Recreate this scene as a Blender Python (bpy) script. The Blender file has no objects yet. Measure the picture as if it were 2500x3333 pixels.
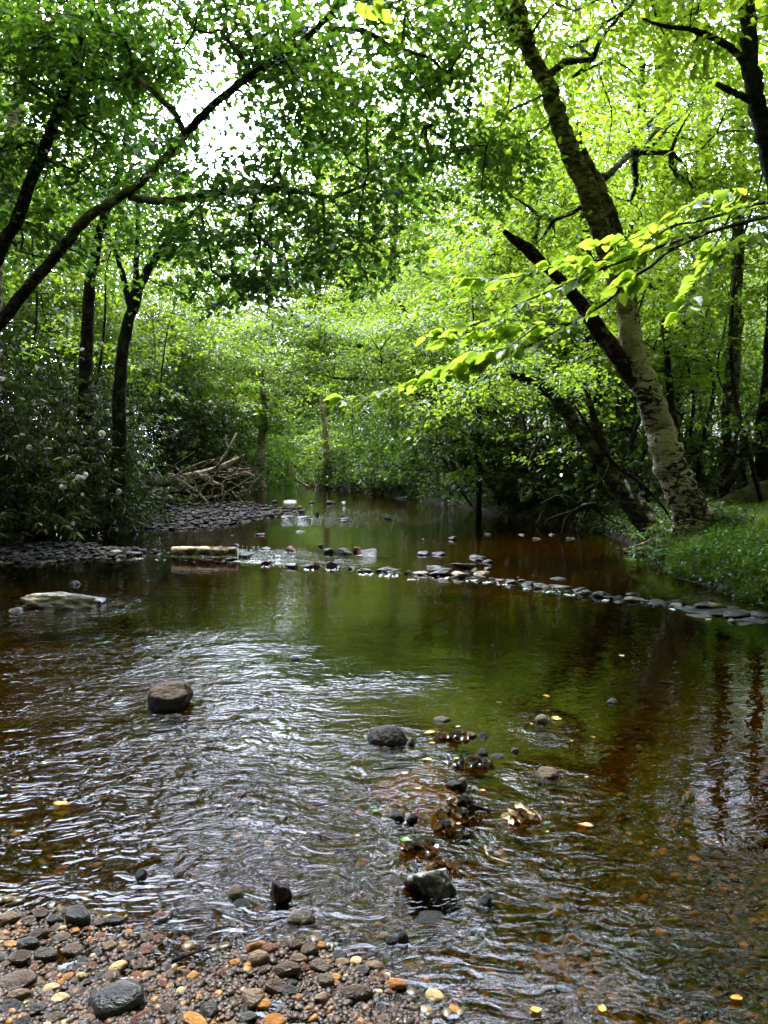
import bpy, bmesh, math, random
import numpy as np
from mathutils import Vector, Matrix, Euler, noise as mn
random.seed(11)
rng = np.random.default_rng(11)
S = bpy.context.scene
COL = S.collection

# ------------------------------------------------------------------ camera
F, HZ, EYE = 2407.0, 1490.0, 1.55             # pixels of the 2500x3333 photograph, horizon row, eye height
PITCH = math.atan((1666.5 - HZ) / F)
cd = bpy.data.cameras.new("camera"); cam = bpy.data.objects.new("camera", cd); COL.objects.link(cam)
cd.sensor_fit = 'VERTICAL'; cd.sensor_height = 36.0; cd.lens = 36.0 * F / 3333.0
cd.clip_start = 0.05; cd.clip_end = 2000.0
cam.location = (0, 0, EYE); cam.rotation_euler = (math.pi / 2 - PITCH, 0, 0)
S.camera = cam

# ------------------------------------------------------------------ light
SUN_EL, SUN_AZ = 65.0, -32.0                   # azimuth from +Y, negative = towards -X
w = bpy.data.worlds.new("World"); S.world = w; w.use_nodes = True
nt = w.node_tree; nt.nodes.clear()
sky = nt.nodes.new("ShaderNodeTexSky"); sky.sky_type = 'NISHITA'; sky.sun_disc = False
sky.sun_elevation = math.radians(SUN_EL); sky.sun_rotation = math.radians(SUN_AZ)
sky.air_density = 1.0; sky.dust_density = 2.5; sky.ozone_density = 1.0
tc = nt.nodes.new("ShaderNodeTexCoord")
cl = nt.nodes.new("ShaderNodeTexNoise"); cl.inputs['Scale'].default_value = 2.2; cl.inputs['Detail'].default_value = 6
nt.links.new(tc.outputs['Generated'], cl.inputs['Vector'])
rp = nt.nodes.new("ShaderNodeValToRGB"); rp.color_ramp.elements[0].position = 0.34; rp.color_ramp.elements[1].position = 0.66
rp.color_ramp.elements[0].color = (0.10, 0.10, 0.10, 1); rp.color_ramp.elements[1].color = (0.75, 0.75, 0.75, 1)
nt.links.new(cl.outputs['Fac'], rp.inputs['Fac'])
mx = nt.nodes.new("ShaderNodeMix"); mx.data_type = 'RGBA'
mx.inputs['B'].default_value = (12, 12.3, 13, 1)            # thin high cloud, in the same units as the sky
nt.links.new(rp.outputs['Color'], mx.inputs['Factor']); nt.links.new(sky.outputs['Color'], mx.inputs['A'])
# bright sky patch added ahead, over the stream, for glints on the water
CB_AZ, CB_EL, CB_L = math.radians(-19), math.radians(37), 150.0
dt = nt.nodes.new("ShaderNodeVectorMath"); dt.operation = 'DOT_PRODUCT'
dt.inputs[1].default_value = (math.sin(CB_AZ) * math.cos(CB_EL), math.cos(CB_AZ) * math.cos(CB_EL), math.sin(CB_EL))
nt.links.new(tc.outputs['Generated'], dt.inputs[0])
ad = nt.nodes.new("ShaderNodeMath"); ad.operation = 'MULTIPLY_ADD'; ad.inputs[1].default_value = 0.35
nt.links.new(cl.outputs['Fac'], ad.inputs[0]); nt.links.new(dt.outputs['Value'], ad.inputs[2])
mr_ = nt.nodes.new("ShaderNodeMapRange"); mr_.interpolation_type = 'SMOOTHSTEP'
mr_.inputs['From Min'].default_value = 0.88; mr_.inputs['From Max'].default_value = 1.10
nt.links.new(ad.outputs[0], mr_.inputs['Value'])
m2 = nt.nodes.new("ShaderNodeMix"); m2.data_type = 'RGBA'; m2.inputs['B'].default_value = (CB_L * .87, CB_L * .97, CB_L * 1.22, 1)
nt.links.new(mr_.outputs['Result'], m2.inputs['Factor']); nt.links.new(mx.outputs['Result'], m2.inputs['A']); mx = m2
bg = nt.nodes.new("ShaderNodeBackground"); bg.inputs['Strength'].default_value = 0.13
nt.links.new(mx.outputs['Result'], bg.inputs['Color'])
ow = nt.nodes.new("ShaderNodeOutputWorld"); nt.links.new(bg.outputs['Background'], ow.inputs['Surface'])

sl = bpy.data.lights.new("sun", 'SUN'); sl.energy = 5.0; sl.angle = math.radians(0.5); sl.color = (1.0, 0.93, 0.77)
so = bpy.data.objects.new("sun", sl); COL.objects.link(so)
_d = Vector((math.sin(math.radians(SUN_AZ)) * math.cos(math.radians(SUN_EL)),
             math.cos(math.radians(SUN_AZ)) * math.cos(math.radians(SUN_EL)), math.sin(math.radians(SUN_EL))))
so.rotation_euler = (-_d).to_track_quat('-Z', 'Y').to_euler(); so.location = _d * 60

S.view_settings.view_transform = 'Standard'; S.view_settings.look = 'None'
S.view_settings.exposure = 0.55; S.view_settings.gamma = 1.0
cy = S.cycles
cy.max_bounces = 10; cy.diffuse_bounces = 3; cy.glossy_bounces = 3; cy.transmission_bounces = 5; cy.transparent_max_bounces = 8
cy.sample_clamp_indirect = 6.0; cy.caustics_reflective = False; cy.caustics_refractive = False
cy.use_denoising = True
try: cy.denoiser = 'OPENIMAGEDENOISE'
except Exception: pass
cy.use_adaptive_sampling = True; cy.adaptive_threshold = 0.02

# ------------------------------------------------------------------ pixel helpers (plan the place from the photograph)
_cp, _sp = math.cos(PITCH), math.sin(PITCH)
def ray(px, py):
    a = (px - 1250.0) / F; b = -(py - 1666.5) / F
    return np.array([a, _cp + b * _sp, -_sp + b * _cp])
def P(px, py, Y):                               # point on the ray at distance Y in front
    d = ray(px, py); k = Y / d[1]
    return np.array([d[0] * k, Y, EYE + d[2] * k])
def G(px, py, z=0.0):                           # where the ray meets the height z
    d = ray(px, py); k = (z - EYE) / d[2]
    return np.array([d[0] * k, d[1] * k, z])
def sstep(a, b, x):
    t = np.clip((x - a) / (b - a), 0, 1); return t * t * (3 - 2 * t)
def nrm(v):
    return v / np.maximum(np.linalg.norm(v, axis=-1, keepdims=True), 1e-9)

# ------------------------------------------------------------------ object helpers
def tag(o, label=None, cat=None, group=None, kind=None):
    if label: o['label'] = label
    if cat: o['category'] = cat
    if group: o['group'] = group
    if kind: o['kind'] = kind
    return o
def empty(name, loc, label=None, cat=None, group=None):
    o = bpy.data.objects.new(name, None); COL.objects.link(o); o.location = Vector(loc); o.empty_display_size = 0.1
    return tag(o, label, cat, group)
def link(name, me, m=None, parent=None, loc=None):
    if m is not None and not me.materials: me.materials.append(m)
    o = bpy.data.objects.new(name, me); COL.objects.link(o)
    if parent is not None: o.parent = parent
    if loc is not None: o.location = Vector(loc)
    return o
def copy_tree(o, parent=None):
    c = o.copy(); COL.objects.link(c); c.parent = parent
    for ch in list(o.children): copy_tree(ch, c)
    return c
def mesh_np(name, V, k, nf, smooth=False):      # nf polygons of k corners each, vertices in order
    me = bpy.data.meshes.new(name)
    me.vertices.add(len(V)); me.vertices.foreach_set("co", np.ascontiguousarray(V, np.float32).ravel())
    me.loops.add(nf * k); me.loops.foreach_set("vertex_index", np.arange(nf * k, dtype=np.int32))
    me.polygons.add(nf); me.polygons.foreach_set("loop_start", np.arange(nf, dtype=np.int32) * k)
    me.polygons.foreach_set("loop_total", np.full(nf, k, np.int32))
    me.update(calc_edges=True); me.validate()
    if smooth: me.polygons.foreach_set("use_smooth", np.ones(nf, bool))
    return me
def mesh_idx(name, V, Fq, smooth=True):         # Fq: (n,k) vertex numbers
    nf, k = Fq.shape
    me = bpy.data.meshes.new(name)
    me.vertices.add(len(V)); me.vertices.foreach_set("co", np.ascontiguousarray(V, np.float32).ravel())
    me.loops.add(nf * k); me.loops.foreach_set("vertex_index", np.ascontiguousarray(Fq, np.int32).ravel())
    me.polygons.add(nf); me.polygons.foreach_set("loop_start", np.arange(nf, dtype=np.int32) * k)
    me.polygons.foreach_set("loop_total", np.full(nf, k, np.int32))
    if smooth: me.polygons.foreach_set("use_smooth", np.ones(nf, bool))
    me.update(calc_edges=True)
    return me

class Tubes:                                    # collects tapered tubes as one quad mesh
    def __init__(s): s.V = []; s.Q = []; s.n = 0
    def add(s, pts, rad, sides=6, rough=0.0, seed=0, sub=1):
        pts = np.asarray(pts, float); rad = np.asarray(rad, float)
        if sub > 1 and len(pts) > 2:
            pts, rad = spline(pts, rad, sub)
        n = len(pts)
        tg = np.gradient(pts, axis=0); tg = nrm(tg)
        a = np.array([0.0, 0, 1]) if abs(tg[0][2]) < 0.9 else np.array([1.0, 0, 0])
        u = nrm(np.cross(tg[0], a)); U = [u]
        for i in range(1, n):
            u = u - tg[i] * np.dot(u, tg[i]); u = u / max(np.linalg.norm(u), 1e-9); U.append(u)
        U = np.array(U); W = np.cross(tg, U)
        th = np.arange(sides) * 2 * math.pi / sides
        R = rad[:, None] * np.ones(sides)[None]
        if rough > 0:
            k = np.random.default_rng(seed)
            lob = k.normal(0, 1, (n, sides)); lob = (lob + np.roll(lob, 1, 1) + np.roll(lob, 1, 0)) / 3
            R = R * (1 + rough * lob)
        ring = pts[:, None, :] + R[:, :, None] * (np.cos(th)[None, :, None] * U[:, None, :] + np.sin(th)[None, :, None] * W[:, None, :])
        s.V.append(ring.reshape(-1, 3))
        i = np.arange(n - 1)[:, None] * sides; j = np.arange(sides)[None]; j2 = (j + 1) % sides
        q = np.stack([i + j, i + j2, i + sides + j2, i + sides + j], -1).reshape(-1, 4) + s.n
        s.Q.append(q); s.n += n * sides
        for end, idx in ((0, 0), (1, n - 1)):   # close both ends with a small cap
            c = pts[idx]; s.V.append(c[None]); ci = s.n; s.n += 1
            b = s.n - 1 - (n * sides if end == 0 else 0) 
            base = q.min() + idx * sides
            jj = np.arange(0, sides, 2)
            a0 = base + jj; a1 = base + (jj + 1) % sides; a2 = base + (jj + 2) % sides
            cap = np.stack([np.full_like(a0, ci), a2, a1, a0] if end == 0 else [np.full_like(a0, ci), a0, a1, a2], -1)
            s.Q.append(cap)
        return s
    def build(s, name, m, parent=None, org=(0, 0, 0)):
        V = np.concatenate(s.V) - np.asarray(org); Q = np.concatenate(s.Q)
        return link(name, mesh_idx(name, V, Q), m, parent)
def spline(pts, rad, sub):
    n = len(pts); ext = np.vstack([2 * pts[0] - pts[1], pts, 2 * pts[-1] - pts[-2]])
    out = []; ro = []
    for i in range(n - 1):
        p0, p1, p2, p3 = ext[i:i + 4]
        for k in range(sub):
            t = k / sub
            out.append(0.5 * ((2 * p1) + (-p0 + p2) * t + (2 * p0 - 5 * p1 + 4 * p2 - p3) * t * t + (-p0 + 3 * p1 - 3 * p2 + p3) * t ** 3))
            ro.append(rad[i] * (1 - t) + rad[i + 1] * t)
    out.append(pts[-1]); ro.append(rad[-1])
    return np.array(out), np.array(ro)

# ------------------------------------------------------------------ materials
class M:
    def __init__(s, name):
        s.m = bpy.data.materials.new(name); s.m.use_nodes = True; s.t = s.m.node_tree; s.t.nodes.clear()
    def n(s, typ, ins=None, out=0, **props):
        nd = s.t.nodes.new(typ)
        for k, v in props.items(): setattr(nd, k, v)
        for k, v in (ins or {}).items():
            sk = nd.inputs[k]
            if isinstance(v, bpy.types.NodeSocket): s.t.links.new(v, sk)
            else:
                if sk.type == 'RGBA' and len(v) == 3: v = (*v, 1)
                sk.default_value = v
        return nd.outputs[out] if out is not None else nd
    def noise(s, scale, detail=4, rough=0.55, vec=None, dist=0.0, out=0):
        i = {'Scale': scale, 'Detail': detail, 'Roughness': rough, 'Distortion': dist}
        if vec is not None: i['Vector'] = vec
        return s.n('ShaderNodeTexNoise', i, out)
    def ramp(s, fac, stops, interp='LINEAR'):
        nd = s.t.nodes.new('ShaderNodeValToRGB'); cr = nd.color_ramp; cr.interpolation = interp
        while len(cr.elements) < len(stops): cr.elements.new(0.5)
        for e, (p, c) in zip(cr.elements, stops):
            e.position = p; e.color = (*c, 1) if not isinstance(c, (int, float)) else (c, c, c, 1)
        s.t.links.new(fac, nd.inputs['Fac']); return nd.outputs['Color']
    def mix(s, fac, a, b, mode='MIX'):
        nd = s.t.nodes.new('ShaderNodeMix'); nd.data_type = 'RGBA'; nd.blend_type = mode
        for k, v in (('Factor', fac), ('A', a), ('B', b)):
            sk = [x for x in nd.inputs if x.name == k and (x.type == 'RGBA' if k != 'Factor' else x.type == 'VALUE')][0]
            if isinstance(v, bpy.types.NodeSocket): s.t.links.new(v, sk)
            else: sk.default_value = (*v, 1) if k != 'Factor' else v
        return [x for x in nd.outputs if x.type == 'RGBA'][0]
    def math(s, op, a, b=0.0, c=None, clamp=False):
        nd = s.t.nodes.new('ShaderNodeMath'); nd.operation = op; nd.use_clamp = clamp
        for i, v in enumerate((a, b) if c is None else (a, b, c)):
            if isinstance(v, bpy.types.NodeSocket): s.t.links.new(v, nd.inputs[i])
            else: nd.inputs[i].default_value = v
        return nd.outputs[0]
    def mapr(s, v, a, b, c, d):
        return s.n('ShaderNodeMapRange', {'Value': v, 'From Min': a, 'From Max': b, 'To Min': c, 'To Max': d})
    def coord(s, which='Object'):
        return s.t.nodes.new('ShaderNodeTexCoord').outputs[which]
    def scaled(s, vec, sc):
        return s.n('ShaderNodeMapping', {'Vector': vec, 'Scale': sc})
    def bump(s, h, dist=0.01, strength=1.0):
        return s.n('ShaderNodeBump', {'Height': h, 'Distance': dist, 'Strength': strength})
    def out(s, sh):
        o = s.t.nodes.new('ShaderNodeOutputMaterial'); s.t.links.new(sh, o.inputs['Surface']); return s.m
    def bsdf(s, **k):
        ins = {a.replace('_', ' '): b for a, b in k.items()}
        return s.n('ShaderNodeBsdfPrincipled', ins)

def leaf_mat(name, cols, trans, tfac=0.5, gloss=0.05, rough=0.4):
    a = M(name)
    g = a.t.nodes.new('ShaderNodeNewGeometry').outputs['Random Per Island']
    big = a.noise(0.5, 2, vec=a.coord('Object'))
    k = a.math('ADD', a.math('MULTIPLY', g, 0.6), a.math('MULTIPLY_ADD', big, 0.9, -0.25), clamp=True)
    n = len(cols)
    c = a.ramp(k, [(i / max(n - 1, 1), cc) for i, cc in enumerate(cols)])
    t = a.ramp(k, [(i / max(len(trans) - 1, 1), cc) for i, cc in enumerate(trans)])
    d = a.n('ShaderNodeBsdfDiffuse', {'Color': c}); tr = a.n('ShaderNodeBsdfTranslucent', {'Color': t})
    m1 = a.n('ShaderNodeMixShader', {0: tfac, 1: d, 2: tr})
    gl = a.n('ShaderNodeBsdfGlossy', {'Color': (0.9, 0.95, 1.0), 'Roughness': rough})
    return a.out(a.n('ShaderNodeMixShader', {0: gloss, 1: m1, 2: gl}))

LEAF = {
 'maple':  leaf_mat('maple_leaf', [(.016, .042, .010), (.03, .07, .012), (.05, .10, .016)], [(.06, .17, .012), (.12, .27, .015), (.24, .40, .02)], .36, .04),
 'birch':  leaf_mat('birch_leaf', [(.035, .085, .012), (.06, .12, .015), (.09, .14, .02)], [(.16, .29, .014), (.27, .41, .018), (.42, .53, .025)], .55, .05),
 'beech':  leaf_mat('beech_leaf', [(.03, .08, .012), (.05, .11, .015), (.08, .13, .02)], [(.15, .29, .016), (.26, .41, .02), (.40, .52, .025)], .55, .05),
 'tall':   leaf_mat('tall_tree_leaf', [(.03, .075, .012), (.05, .10, .015), (.08, .12, .02)], [(.16, .30, .014), (.28, .43, .018), (.43, .54, .022)], .55, .04),
 'spray':  leaf_mat('spray_leaf', [(.07, .15, .016), (.10, .18, .02), (.12, .19, .02)], [(.22, .38, .03), (.36, .52, .04), (.52, .62, .05)], .6, .03, .42),
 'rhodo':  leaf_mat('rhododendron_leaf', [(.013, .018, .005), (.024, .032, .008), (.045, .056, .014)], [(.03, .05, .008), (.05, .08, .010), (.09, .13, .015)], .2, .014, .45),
 'laurel': leaf_mat('laurel_leaf', [(.018, .036, .008), (.032, .060, .011), (.055, .09, .018)], [(.07, .14, .01), (.13, .22, .012), (.24, .33, .02)], .35, .035, .5),
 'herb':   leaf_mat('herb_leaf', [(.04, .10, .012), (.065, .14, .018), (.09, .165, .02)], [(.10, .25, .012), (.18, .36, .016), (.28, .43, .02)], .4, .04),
 'grass':  leaf_mat('grass_blade', [(.05, .10, .012), (.08, .14, .015), (.115, .165, .02)], [(.16, .28, .012), (.26, .38, .016), (.40, .47, .02)], .42, .04),
 'blossom': leaf_mat('white_blossom', [(.82, .78, .78), (.88, .87, .86)], [(.8, .76, .76), (.85, .84, .82)], .3, .02),
}

def bark_mat(name, base, pale, dark, lichen=0.0, streak=8.0, pale_amt=0.5, silhouette_from=None, silhouette=(.04, .034, .026)):
    a = M(name); co = a.coord('Object')
    v = a.scaled(co, (3.0, 3.0, streak))
    n1 = a.noise(2.2, 6, .68, v, .9); n2 = a.noise(8, 6, .65, a.scaled(co, (1, 1, 2.0)), .6); n3 = a.noise(1.1, 3, .5, co); n4 = a.noise(1.7, 5, .6, co, .5)
    k = a.math('MULTIPLY_ADD', a.math('SUBTRACT', n4, .5), .55, n1)
    c = a.mix(a.ramp(k, [(pale_amt - .07, 0.0), (pale_amt + .07, 1.0)]), base, pale)
    c = a.mix(a.ramp(a.math('MULTIPLY_ADD', a.math('SUBTRACT', n3, .5), .5, n2), [(.45, 1.0), (.52, 0.0)]), c, dark)
    if lichen > 0:
        l = a.math('MULTIPLY', a.ramp(a.noise(6, 4, .6, co, .3), [(.54, 0.0), (.60, 1.0)]), a.ramp(n3, [(.45, 0.0), (.58, lichen)]))
        c = a.mix(l, c, (.26, .30, .20))
    if silhouette_from is not None:                    # darker mossy bark, with the backlit silhouette painted in, above this height
        z = a.n('ShaderNodeSeparateXYZ', {0: co}, 2)
        o = a.mapr(a.math('MULTIPLY_ADD', n4, 2.5, z), silhouette_from + .6, silhouette_from + 2.0, 0, 1)
        c = a.mix(a.math('MULTIPLY', o, a.ramp(n2, [(.42, 1.0), (.62, .35)])), c, silhouette)
    h = a.math('ADD', n1, a.math('MULTIPLY', n2, .7))
    return a.out(a.bsdf(Base_Color=c, Roughness=.9, Specular_IOR_Level=.2, Normal=a.bump(h, .06, 1.0)))
BARK = {
 'birch': bark_mat('birch_bark', (.20, .145, .105), (.62, .50, .39), (.022, .016, .012), .7, 8.0, .42, 3.6),
 'birch_dark': bark_mat('mossy_bark', (.04, .034, .023), (.15, .145, .10), (.009, .008, .006), .8, 4.0, .56),
 'maple': bark_mat('maple_bark', (.065, .056, .038), (.17, .16, .11), (.012, .010, .008), .6, 2.5, .52),
 'dark': bark_mat('dark_bark', (.017, .014, .011), (.042, .037, .029), (.005, .005, .004), .2, 2.0, .58),
 'grey': bark_mat('grey_bark', (.10, .088, .072), (.20, .178, .145), (.028, .024, .02), .3, 1.5, .5),
 'dead': bark_mat('dead_wood', (.34, .28, .22), (.58, .49, .40), (.10, .075, .06), .0, 1.2, .45),
 'rotten': bark_mat('rotten_wood', (.018, .014, .011), (.13, .045, .025), (.012, .009, .007), .5, 2.0, .52),
 'stem': bark_mat('shrub_stem', (.017, .013, .010), (.045, .038, .03), (.007, .006, .005), .2, 2.0, .55),
 'driftwood': bark_mat('driftwood', (.30, .21, .14), (.62, .50, .38), (.10, .06, .035), .0, 5.0, .42),
}

def rock_mat(name, base, alt, wet=0.03, rough=.6, speck=(.5, .48, .45), samt=.0, scale=6.0, wetdark=.32):
    a = M(name); co = a.coord('Object'); z = a.n('ShaderNodeSeparateXYZ', {0: a.t.nodes.new('ShaderNodeNewGeometry').outputs['Position']}, 2)
    n1 = a.noise(scale, 6, .6, co, .3); n2 = a.noise(scale * 7, 4, .6, co)
    c = a.mix(a.ramp(n1, [(.38, 0.0), (.62, 1.0)]), base, alt)
    c = a.mix(a.math('MULTIPLY', a.ramp(n2, [(.35, 0.0), (.75, 1.0)]), .45), c, (.02, .018, .016))
    if samt > 0:
        s_ = a.math('MULTIPLY', a.ramp(a.noise(scale * .8, 5, .65, co, .6), [(.50, 0.0), (.58, 1.0)]), samt)
        c = a.mix(s_, c, speck)
    zz = a.math('ADD', z, a.math('MULTIPLY_ADD', n1, -.05, .025))
    wk = a.mapr(zz, wet, wet + .02, 0.0, 1.0)
    c = a.mix(wk, a.mix(1.0, c, (wetdark, wetdark * .95, wetdark * .9), 'MULTIPLY'), c)
    rg = a.mapr(wk, 0, 1, .34, rough)
    return a.out(a.bsdf(Base_Color=c, Roughness=rg, Specular_IOR_Level=a.mapr(wk, 0, 1, .35, .12), Normal=a.bump(a.math('ADD', n1, a.math('MULTIPLY', n2, .25)), .02, .7)))
ROCK = {
 'dark': rock_mat('dark_wet_stone', (.022, .022, .023), (.048, .047, .046), .04, .45),
 'slate': rock_mat('slate_stone', (.030, .032, .035), (.065, .065, .066), .03, .5),
 'brown': rock_mat('brown_stone', (.045, .027, .02), (.10, .066, .05), .06, .45),
 'pale': rock_mat('pale_stone', (.30, .25, .20), (.46, .40, .33), .03, .6, wetdark=.4),
 'tan': rock_mat('tan_stone', (.22, .14, .08), (.36, .26, .16), .03, .55, wetdark=.4),
 'slab': rock_mat('sun_painted_slab', (.15, .13, .11), (.28, .25, .215), .05, .7, (.62, .52, .44), .9, 5.0),  # pale warm patches stand in for sunlight on the big flat rock
 'lichen': rock_mat('lichen_topped_stone', (.06, .06, .062), (.12, .12, .12), .035, .55, (.55, .55, .52), .95, 5.0),
 'red': rock_mat('red_stone', (.12, .045, .03), (.20, .09, .06), .02, .4),
}
def pebble_mat(name, c0, c1, c2, rough=.3):
    a = M(name); co = a.coord('Object'); r = a.t.nodes.new('ShaderNodeObjectInfo').outputs['Random']
    off = a.n('ShaderNodeVectorMath', {0: co, 1: a.n('ShaderNodeCombineXYZ', {0: a.math('MULTIPLY', r, 37.0), 1: a.math('MULTIPLY', r, 11.0)})}, 0, operation='ADD')
    n1 = a.noise(1.6, 5, .6, off, .4); n2 = a.noise(9, 4, .6, off)
    k = a.math('ADD', a.math('MULTIPLY', r, .55), a.math('MULTIPLY_ADD', n1, .9, -.22), clamp=True)
    c = a.ramp(k, [(0.0, c0), (.5, c1), (1.0, c2)])
    c = a.mix(a.math('MULTIPLY', a.ramp(n2, [(.5, 0.0), (.75, 1.0)]), .5), c, (.03, .022, .016))
    return a.out(a.bsdf(Base_Color=c, Roughness=rough, Specular_IOR_Level=.38, Normal=a.bump(a.math('ADD', n1, a.math('MULTIPLY', n2, .4)), .08, .5)))
PEB = {
 'dark grey': pebble_mat('dark_grey_pebble', (.018, .018, .019), (.034, .034, .035), (.07, .066, .062)),
 'brown': pebble_mat('brown_pebble', (.030, .018, .012), (.062, .038, .026), (.12, .085, .062)),
 'rust red': pebble_mat('rust_red_pebble', (.05, .015, .009), (.11, .036, .019), (.22, .09, .045)),
 'tan': pebble_mat('tan_pebble', (.07, .044, .027), (.14, .09, .055), (.24, .17, .11)),
 'orange': pebble_mat('orange_pebble', (.18, .06, .012), (.32, .13, .024), (.48, .26, .07)),
 'cream': pebble_mat('cream_pebble', (.32, .21, .09), (.48, .35, .17), (.60, .50, .33)),
}
def gravel_mat(name, stops, rough=.35, spec=.5):
    a = M(name); g = a.t.nodes.new('ShaderNodeNewGeometry').outputs['Random Per Island']; co = a.coord('Object')
    c = a.ramp(g, stops, 'CONSTANT'); n = a.noise(60, 4, .6, co)
    c = a.mix(a.math('MULTIPLY', a.ramp(n, [(.4, 0.0), (.7, 1.0)]), .5), c, (.03, .022, .015))
    return a.out(a.bsdf(Base_Color=c, Roughness=rough, Specular_IOR_Level=spec, Normal=a.bump(n, .006, .6)))
GRAV = gravel_mat('shore_gravel', [(0, (.024, .013, .008)), (.25, (.016, .013, .011)), (.45, (.042, .022, .013)), (.68, (.065, .028, .014)), (.80, (.035, .014, .008)), (.89, (.11, .055, .025)), (.96, (.30, .13, .03)), (.988, (.40, .28, .14))], .45, .32)
BEDG = gravel_mat('bed_gravel', [(0, (.045, .032, .012)), (.3, (.075, .052, .018)), (.5, (.12, .08, .024)), (.66, (.03, .025, .015)), (.8, (.18, .12, .035)), (.92, (.34, .22, .06)), (.975, (.55, .38, .14))])
BARG = gravel_mat('bar_gravel', [(0, (.015, .015, .017)), (.4, (.024, .025, .028)), (.65, (.038, .040, .045)), (.85, (.06, .06, .066)), (.95, (.11, .09, .075))], .7, .08)
# ------------------------------------------------------------------ the shape of the land
def gp(*l): return np.array([G(x, y)[:2] for x, y in l])
SHORE = np.vstack([
    np.array([(5.4, -4), (5.0, 2), (4.5, 6.0), (3.95, 7.8)]),
    gp((2330, 1915), (2210, 1880), (2150, 1835), (2050, 1770), (1950, 1735), (1750, 1705), (1500, 1652), (1400, 1636), (1290, 1618), (1180, 1604), (1050, 1592)),
    np.array([(-6, 47), (-16, 54), (-18, 49)]),
    gp((780, 1595), (760, 1615)),
    gp((480, 1640), (330, 1652), (150, 1690), (-50, 1725)),
    np.array([(-10.5, 13), (-9.5, 9), (-7.5, 6), (-5.0, 4.3), (-3.2, 3.3)]),
    gp((0, 2925), (120, 2925), (250, 2945), (420, 2990), (560, 3040), (640, 3075), (800, 3062), (1000, 3060), (1140, 3090), (1250, 3150), (1330, 3240), (1400, 3333)),
    np.array([(0.35, 1.3), (0.7, 0.3), (1.2, -4)])])
BAR1 = gp((60, 1722), (330, 1722), (600, 1728), (760, 1712), (880, 1690), (1010, 1668), (930, 1650), (800, 1642), (480, 1642), (300, 1652), (150, 1685))
BAR2 = gp((-260, 1860), (-50, 1835), (120, 1838), (250, 1825), (400, 1815), (565, 1812), (560, 1796), (300, 1776), (-50, 1768), (-260, 1772))
WEIR = gp((-400, 1800), (560, 1812), (700, 1822), (830, 1834), (1000, 1840), (1250, 1860), (1500, 1880), (1700, 1905), (1900, 1937), (2100, 1962), (2300, 1992), (2500, 2020), (2900, 2080))

def sdist(X, Y, poly):                          # signed distance, positive inside
    X = np.asarray(X, float); Y = np.asarray(Y, float); sh = X.shape; x = X.ravel(); y = Y.ravel()
    d2 = np.full(x.shape, 1e18); ins = np.zeros(x.shape, bool)
    for (ax, ay), (bx, by) in zip(poly, np.roll(poly, -1, 0)):
        ex, ey = bx - ax, by - ay
        t = np.clip(((x - ax) * ex + (y - ay) * ey) / (ex * ex + ey * ey + 1e-12), 0, 1)
        d2 = np.minimum(d2, (x - ax - t * ex) ** 2 + (y - ay - t * ey) ** 2)
        c = (ay > y) != (by > y)
        with np.errstate(divide='ignore', invalid='ignore'):
            xi = ax + (y - ay) * ex / (ey if ey != 0 else 1e-12)
        ins ^= c & (x < xi)
    return (np.sqrt(d2) * np.where(ins, 1, -1)).reshape(sh)
def vnoise(X, Y, s, seed=0):                    # smooth value noise
    r = np.random.default_rng(seed).random((64, 64))
    x = np.asarray(X) * s; y = np.asarray(Y) * s
    xi = np.floor(x).astype(int); yi = np.floor(y).astype(int); fx = x - xi; fy = y - yi
    fx = fx * fx * (3 - 2 * fx); fy = fy * fy * (3 - 2 * fy)
    g = lambda a, b: r[a % 64, b % 64]
    return (g(xi, yi) * (1 - fx) + g(xi + 1, yi) * fx) * (1 - fy) + (g(xi, yi + 1) * (1 - fx) + g(xi + 1, yi + 1) * fx) * fy - .5
def weir_side(X, Y):                            # positive upstream of the stone line
    wy = np.interp(X, WEIR[:, 0], WEIR[:, 1]); return Y - wy
STEP = 0.018
def water_z(X, Y): return STEP * sstep(-0.10, 0.12, weir_side(X, Y))
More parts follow.
